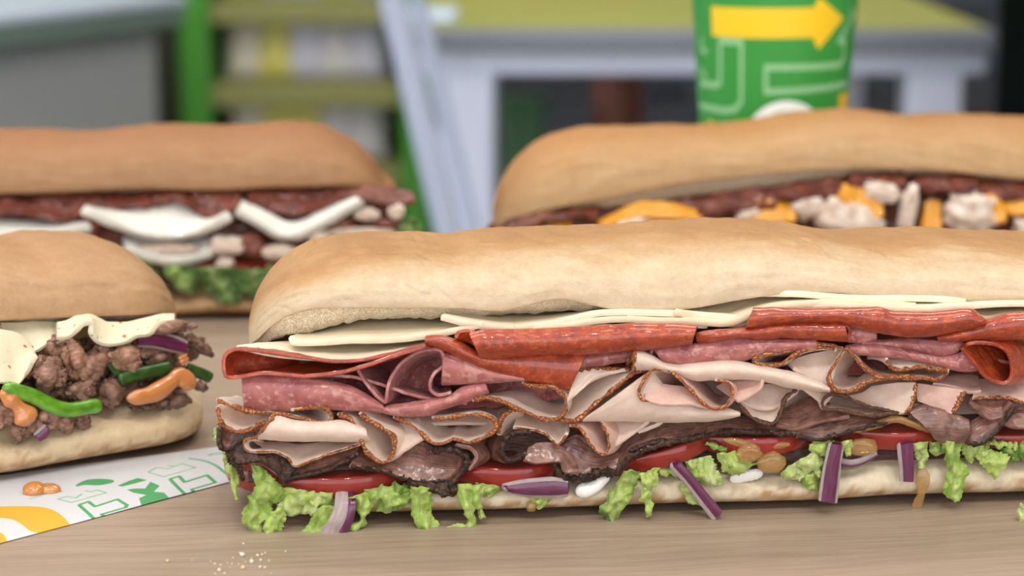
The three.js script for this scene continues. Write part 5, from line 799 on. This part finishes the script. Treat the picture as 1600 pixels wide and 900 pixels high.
// ---------- paper wrapper with its print ----------
{
  const a = onTable(-170, 896), b = onTable(420, 738), e1 = b.clone().sub(a).normalize(), e2 = V(e1.z, 0, -e1.x), L = b.distanceTo(a), far = onTable(-170, 742).sub(a).dot(e2), f2 = onTable(420, 690).sub(a), t = 0.00025, S = 6500;
  const cw = 1900, chh = Math.ceil((far + 0.004) * S), cv = document.createElement('canvas'); cv.width = cw; cv.height = chh; const c = cv.getContext('2d');
  const loc = (x, y) => { const p = onTable(x / 4.2105, 690 + y / 4.2105).sub(a); return [p.dot(e1) * S, chh - p.dot(e2) * S]; };
  c.fillStyle = '#c4c3c6'; c.fillRect(0, 0, cw, chh);
  const path = (s, close) => { const P = s.split(' ').map((q) => loc(...q.split(',').map(Number))); c.beginPath(); P.forEach((p, i) => i ? c.lineTo(...p) : c.moveTo(...p)); if (close) c.closePath(); };
  const smooth = (s) => { const P = s.split(' ').map((q) => loc(...q.split(',').map(Number))); c.beginPath(); c.moveTo(...P[0]); for (let i = 1; i < P.length - 1; i++) c.quadraticCurveTo(...P[i], (P[i][0] + P[i + 1][0]) / 2, (P[i][1] + P[i + 1][1]) / 2); c.lineTo(...P[P.length - 1]); };
  c.fillStyle = '#cf9f2c'; smooth('-400,520 -100,440 130,432 290,438 380,470 470,560 460,575 225,625 130,540 40,508 -100,520 -380,640'); c.fill();
  smooth('-400,700 -60,590 20,610 55,665 0,720 -300,800'); c.fill();
  c.fillStyle = '#46935a'; c.strokeStyle = '#46935a'; c.lineJoin = 'round';
  path('835,325 890,318 955,318 990,275 1052,300 1012,338 1080,345 1118,388 935,442 915,382 965,360 880,346', true); c.fill();
  path('775,300 850,268 905,250 968,264 890,286 805,306', true); c.fill();
  smooth('495,300 530,275 580,258 660,252 760,262 740,285 640,300 560,292 510,304'); c.fill();
  c.lineWidth = 8;
  for (const s of ['520,425 618,516', '520,425 582,404 626,437 772,388 836,428 826,444 668,488 692,504', '1118,256 1226,366', '1118,256 1180,238 1214,276 1362,230 1418,278 1262,324 1280,346']) { path(s); c.stroke(); }
  c.lineWidth = 5; c.strokeStyle = '#7fb08c';
  for (const s of ['380,388 470,410 700,345 640,328 600,340 560,332', '380,388 440,370 500,380 540,352', '190,386 250,372 330,346 410,338 380,330', '975,212 1075,242 1288,182 1200,155 1150,172 1100,165', '975,212 1030,180 1100,190 1150,172']) { path(s); c.stroke(); }
  c.lineWidth = 7; c.strokeStyle = '#4f9a66'; smooth('1240,120 1330,128 1420,165 1490,222'); c.stroke(); smooth('1370,100 1420,85 1480,90'); c.stroke();
  const tx = new THREE.CanvasTexture(cv); tx.colorSpace = THREE.SRGBColorSpace; tx.wrapS = tx.wrapT = THREE.ClampToEdgeWrapping;
  const nx = 90, nz = 24, grid = []; for (let j = 0; j <= nz; j++) { const r = []; for (let i = 0; i <= nx; i++) { const u = L * i / nx, w = far * j / nz; r.push(a.clone().addScaledVector(e1, mixn(u, u * f2.dot(e1) / L, j / nz)).addScaledVector(e2, w * mixn(1, f2.dot(e2) / far, i / nx)).setY(TABLE_Y + 0.0003 + 0.0002 * Math.abs(fbm(u * 12, w * 12, 3)))); } grid.push(r); }
  const g = slab(grid, t), uv = g.attributes.uv, pos = g.attributes.position;
  for (let i = 0; i < uv.count; i++) { const p = V(pos.getX(i), 0, pos.getZ(i)).sub(V(a.x, 0, a.z)); uv.setXY(i, p.dot(e1) * S / cw, p.dot(e2) * S / chh); }
  settle('paper_wrapper', 'white paper wrapper printed in green and yellow under the short sandwich', 'paper', null, [['sheet', g, mat({ map: tx, roughness: 0.7 })]]);
  const q = onTable(64, 771);
  settle('orange_sauce', 'orange sauce drop fallen onto the paper wrapper', 'sauce', null, [['sauce', mergeGeometries([lump(q.clone().add(V(-0.0019, 0.0012, 0.0005)), 0.0036, 0.0026, 0.004, { a: 0.08, f: 0.8, d: 4, flat: 0.4 }), lump(q.clone().add(V(0.0019, 0.0009, -0.001)), 0.0042, 0.002, 0.0034, { a: 0.08, f: 0.8, d: 4, flat: 0.4 })]), M.orangeSauce]]);
}

// ---------- printed paper cup ----------
{
  const D = 1.042, p1 = at(1078, 0, D), p2 = at(1338, 0, D), q1 = at(1094, 190, D), q2 = at(1323, 190, D), cx = (p1.x + p2.x + q1.x + q2.x) / 4;
  const rAt = (y) => mixn((q2.x - q1.x) / 2, (p2.x - p1.x) / 2, (y - q1.y) / (p1.y - q1.y)) * 0.99, y0 = TABLE_Y + 0.001, y1 = p1.y + 0.05, H = y1 - y0;
  const W = 2048, HH = 1024, cv = document.createElement('canvas'); cv.width = W; cv.height = HH; const c = cv.getContext('2d');
  c.fillStyle = '#2f8f38'; c.fillRect(0, 0, W, HH);
  const loc = (x, y) => { const P = at(1040 + x / 2.857, y / 2.857, D), s = clamp((P.x - cx) / rAt(P.y), -0.995, 0.995); return [W * (0.5 + Math.asin(s) / (2 * Math.PI)), HH * (1 - (P.y - y0) / H)]; };
  const dense = (s) => { const P = s.split(' ').map((q) => q.split(',').map(Number)), o = []; P.forEach((p, i) => { if (i) for (let k = 1; k <= 6; k++) o.push(loc(mixn(P[i - 1][0], p[0], k / 6), mixn(P[i - 1][1], p[1], k / 6))); else o.push(loc(...p)); }); return o; };
  const path = (s) => { c.beginPath(); dense(s).forEach((p, i) => i ? c.lineTo(...p) : c.moveTo(...p)); };
  c.lineJoin = 'round'; c.lineCap = 'round'; c.strokeStyle = '#8cc08c'; c.lineWidth = 17;
  for (const s of ['150,160 150,205 165,215', '222,160 222,345 205,358 150,362', '222,160 308,160 308,420 285,455 240,465 150,462', '795,355 410,372 410,265 745,265 768,240 768,165 740,160 830,40', '150,300 165,330', '800,60 800,20']) { path(s); c.stroke(); }
  c.fillStyle = '#efc51e'; path('185,12 618,6 640,-40 760,60 640,192 612,138 190,142 185,12'); c.fill();
  path('748,400 812,396 808,640 745,640 748,400'); c.fill(); path('165,560 185,515 218,540 222,700 165,700 165,560'); c.fill();
  c.strokeStyle = '#f4f6f2'; c.lineWidth = 30; { c.beginPath(); for (let i = 0; i <= 60; i++) { const f = i / 60 * Math.PI * 2, p = loc(502 + 165 * Math.cos(f), 600 + 165 * Math.sin(f)); i ? c.lineTo(...p) : c.moveTo(...p); } c.stroke(); }
  const tx = new THREE.CanvasTexture(cv); tx.colorSpace = THREE.SRGBColorSpace;
  const o = thing('paper_cup', 'green paper cup with yellow arrow and white ring behind the right sandwich', 'cup', null, V(cx, y0, -D));
  const wall = surf(Array.from({ length: 41 }, (_, j) => Array.from({ length: 97 }, (_, i) => { const y = H * j / 40, f = i / 96 * Math.PI * 2, r = rAt(y0 + y); return V(-Math.sin(f) * r, y, -Math.cos(f) * r); })), { flip: false });
  const uv = wall.attributes.uv; for (let j = 0; j <= 40; j++) for (let i = 0; i <= 96; i++) uv.setXY(j * 97 + i, 1 - i / 96 < 0 ? 0 : i / 96, j / 40);
  // the angle runs with x: front of the cup is the middle of the print
  const pos = wall.attributes.position; for (let k = 0; k < pos.count; k++) { const i = k % 97, f = (i / 96 - 0.5) * Math.PI * 2, r = Math.hypot(pos.getX(k), pos.getZ(k)); pos.setX(k, Math.sin(f) * r); pos.setZ(k, Math.cos(f) * r); } wall.computeVertexNormals();
  mesh('body', wall, mat({ map: tx, roughness: 0.42 }), o);
  const rt = rAt(y1); mesh('rim', new THREE.TorusGeometry(rt + 0.0008, 0.0017, 12, 72).rotateX(Math.PI / 2).translate(0, H, 0), plain('#e9ebe6', 0.5), o);
  mesh('base', new THREE.CylinderGeometry(rAt(y0) - 0.001, rAt(y0) - 0.001, 0.002, 64).translate(0, 0.006, 0), plain('#e4e4dc', 0.7), o);
}

// ---------- crumbs ----------
{
  const cm = [plain('#e2d6c0', 0.9), plain('#d9bd94', 0.9)], names = 'lone crumb far left of the others|largest crumb of the cluster|crumb just right of the largest|tan crumb nearest the frame bottom|crumb lowest left of the cluster';
  const list = '380,357,14 1100,303,20 1190,364,16 1105,424,18 875,446,14 1245,302,12 1290,297,13 1275,347,11 1270,414,11 1315,420,11 835,380,8 890,390,7 960,374,6 1000,376,6 1065,382,6 985,414,6 1320,277,8 1110,187,8 615,344,6 930,469,7 840,471,5 1190,324,7 1355,350,7 1515,260,7 1375,471,6 795,352,5 1130,360,6 1150,395,5 1010,320,6 1075,275,7';
  list.split(' ').forEach((s, i) => { const [x, y, r] = s.split(',').map(Number), p = onTable(200 + x / 6.154, 820 + y / 6.154), q = r * 0.000033; const n = names.split('|')[i]; settle('bread_crumb', n ? n + ' on the table below the lettuce' : 'tiny bread crumb on the table in front of the sandwich', 'crumb', n ? null : 'bread crumbs on the table', [['crumb', lump(p.setY(TABLE_Y + q * 0.8), q, q * 0.9, q, { a: 0.6, f: 2, d: 2 }), cm[i % 3 === 0 ? 1 : 0]]]); });
}

renderer.render(scene, camera);
